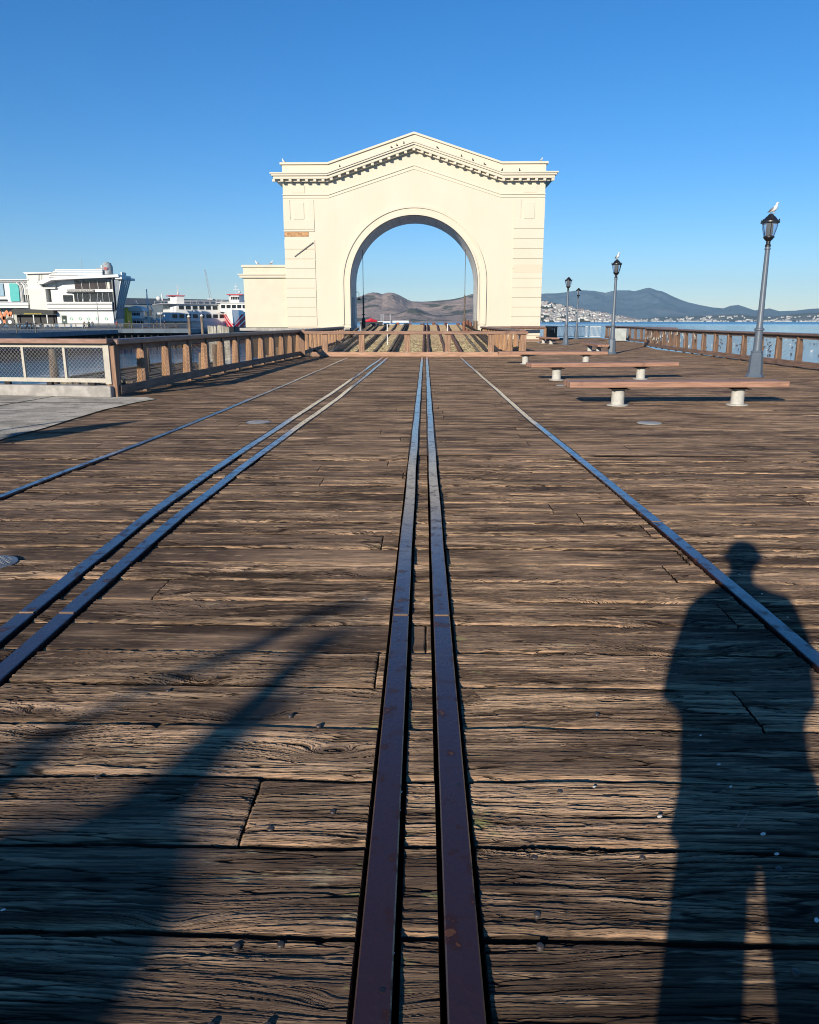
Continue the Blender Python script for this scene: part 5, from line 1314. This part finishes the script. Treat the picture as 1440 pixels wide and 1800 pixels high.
for q in (-1, 1): g.tube([(q * .27, PY, 1.16), (q * .22, PY + .08, 1.24), (q * .12, -.115, 1.38), (q * .085, -.095, 1.43)], [.09, .075, .055, .045], 12)
g.obj('jacket', JK, ph, True)
V3 = [(.03, PY, .92), (-.075, PY, .84), (-.06, PY + .02, .50), (-.045, PY - .01, .12), (.165, PY, .84), (.225, PY + .02, .50), (.265, PY - .01, .12)]
skin_obj('trousers', V3, [(0, 1), (1, 2), (2, 3), (0, 4), (4, 5), (5, 6)], [(.17, .13), .125, .098, .085, .125, .098, .085], PC_[1], ph)
for q, bx0 in ((-1, -.055), (1, .075)):
    for k in range(4):
        z = 1.535 - k * .022; skin_obj('finger', [(bx0 + q * .03, -.062, z), (bx0 + q * .012, -.040, z + .002), (bx0 - q * .012, -.030 - .002, z)], [(0, 1), (1, 2)], [.009, .008, .007], PSKIN, ph, 1)
    skin_obj('thumb', [(bx0 + q * .02, -.085, 1.49), (bx0 - q * .004, -.078, 1.51), (bx0 - q * .018, -.066, 1.525)], [(0, 1), (1, 2)], [.011, .010, .008], PSKIN, ph, 1)
g = MB(); g.ball((-.055, PY - .01, 1.765), .116, 12, .98); g.ball((-.055, PY + .0, 1.815), .095, 12, .7); g.tube([(-.17, PY + .01, 1.74), (-.185, PY, 1.755)], [.02, .02], 8); g.tube([(.06, PY + .01, 1.735), (.085, PY, 1.75)], [.026, .02], 8); g.obj('hair', FEATHD, ph, True)
g = MB()
for q in (-.035, .035): g.ball((-.02 + q, PY + .115, 1.715), .012, 6)
g.obj('eyes', BLACK, ph); g = MB(); g.tube([(-.02, PY + .10, 1.71), (-.02, PY + .13, 1.675), (-.02, PY + .11, 1.665)], [.01, .016, .01], 6); g.obj('nose', PSKIN, ph, True)
g = MB()
for xx, in ((-.05,), (.28,)): g.tube([(xx, PY - .08, .05), (xx, PY + .02, .06), (xx, PY + .14, .045), (xx, PY + .2, .035)], [.045, .055, .048, .03], 10)
g.obj('shoes', BLACK, ph, True)
g = MB(); g.cham(-.075, .082, -.058, -.050, 1.495, 1.572, .003); tag(g.obj('phone', BLACK), 'black phone held up in both hands of the photographer', 'phone')

TY = -9.0
def back(u, v, Y=TY):
    x, y = G(u, v); k = (y - Y) / math.cos(SUN_AZ); return Vector((x - k * math.sin(SUN_AZ), Y, k * math.tan(SUN_EL)))
tree = thing('caster_tree', 'unseen leaning bare tree behind the photographer, shaped to cast the deck shadow', 'tree', (0, 0, 0))  # unseen tree placed as a caster, limbs shaped by the shadow they throw
P1 = [back(*q) for q in ((-50, 1800), (45, 1650), (160, 1500), (278, 1400), (370, 1300), (465, 1210), (545, 1140), (600, 1110))]
P0 = P1[0]; dirn = (P1[0] - P1[2]).normalized()
root = Vector((P0.x + 1.3, TY, 0))
g = MB(); g.tube([root, root.lerp(P0, .5) + Vector((.15, 0, 0))] + P1, [.26, .26, .27, .21, .16, .115, .085, .07, .05, .035], 10); g.obj('caster_trunk', PILEM, tree, True)
P2 = [back(*q) for q in ((-60, 1350), (60, 1305), (190, 1235), (330, 1175), (430, 1140), (540, 1080), (650, 1055))]
g = MB(); g.tube([root.lerp(P0, .75)] + [P0 + Vector((-1.0, 0, .1))] + P2, [.1, .08, .035, .045, .03, .045, .06, .055, .04], 8); g.obj('caster_limb', PILEM, tree, True)
g = MB()
for (a, b, r_) in (((0, 1560), (230, 1480), .07), ((30, 1700), (-60, 1500), .1), ((430, 1290), (560, 1200), .03), ((480, 1150), (640, 1120), .035), ((-40, 1400), (40, 1340), .08), ((-80, 1620), (120, 1560), .16), ((-120, 1760), (60, 1560), .2)):
    g.tube([back(*a), (back(*a) + back(*b)) / 2 + Vector((0, .1, .02)), back(*b)], [r_, r_ * .9, r_ * .6], 7)
g.obj('caster_branches', PILEM, tree, True)
sp = thing('shadow_caster', 'signpost added outside the left of the picture for its shadow', 'shadow_caster', (0, 0, 0))  # unseen post and board added only to cast a shadow on the deck
c = back(115, 758, 4.0); g = MB(); g.tube([(c.x - 1.0, 4.0, 0), (c.x - 1.0, 4.0, c.z + .5)], .04, 8); g.obj('post', GREYB, sp)
g = MB(); g.prism([(back(0, 778, 4).x, back(0, 778, 4).z - .02), (back(120, 763, 4).x, back(120, 763, 4).z - .07), (back(250, 738, 4).x, back(250, 738, 4).z), (back(150, 748, 4).x, back(150, 748, 4).z + .06), (back(0, 765, 4).x, back(0, 765, 4).z + .05)], 3.98, 4.02); g.obj('caster_board', GREYP, sp)
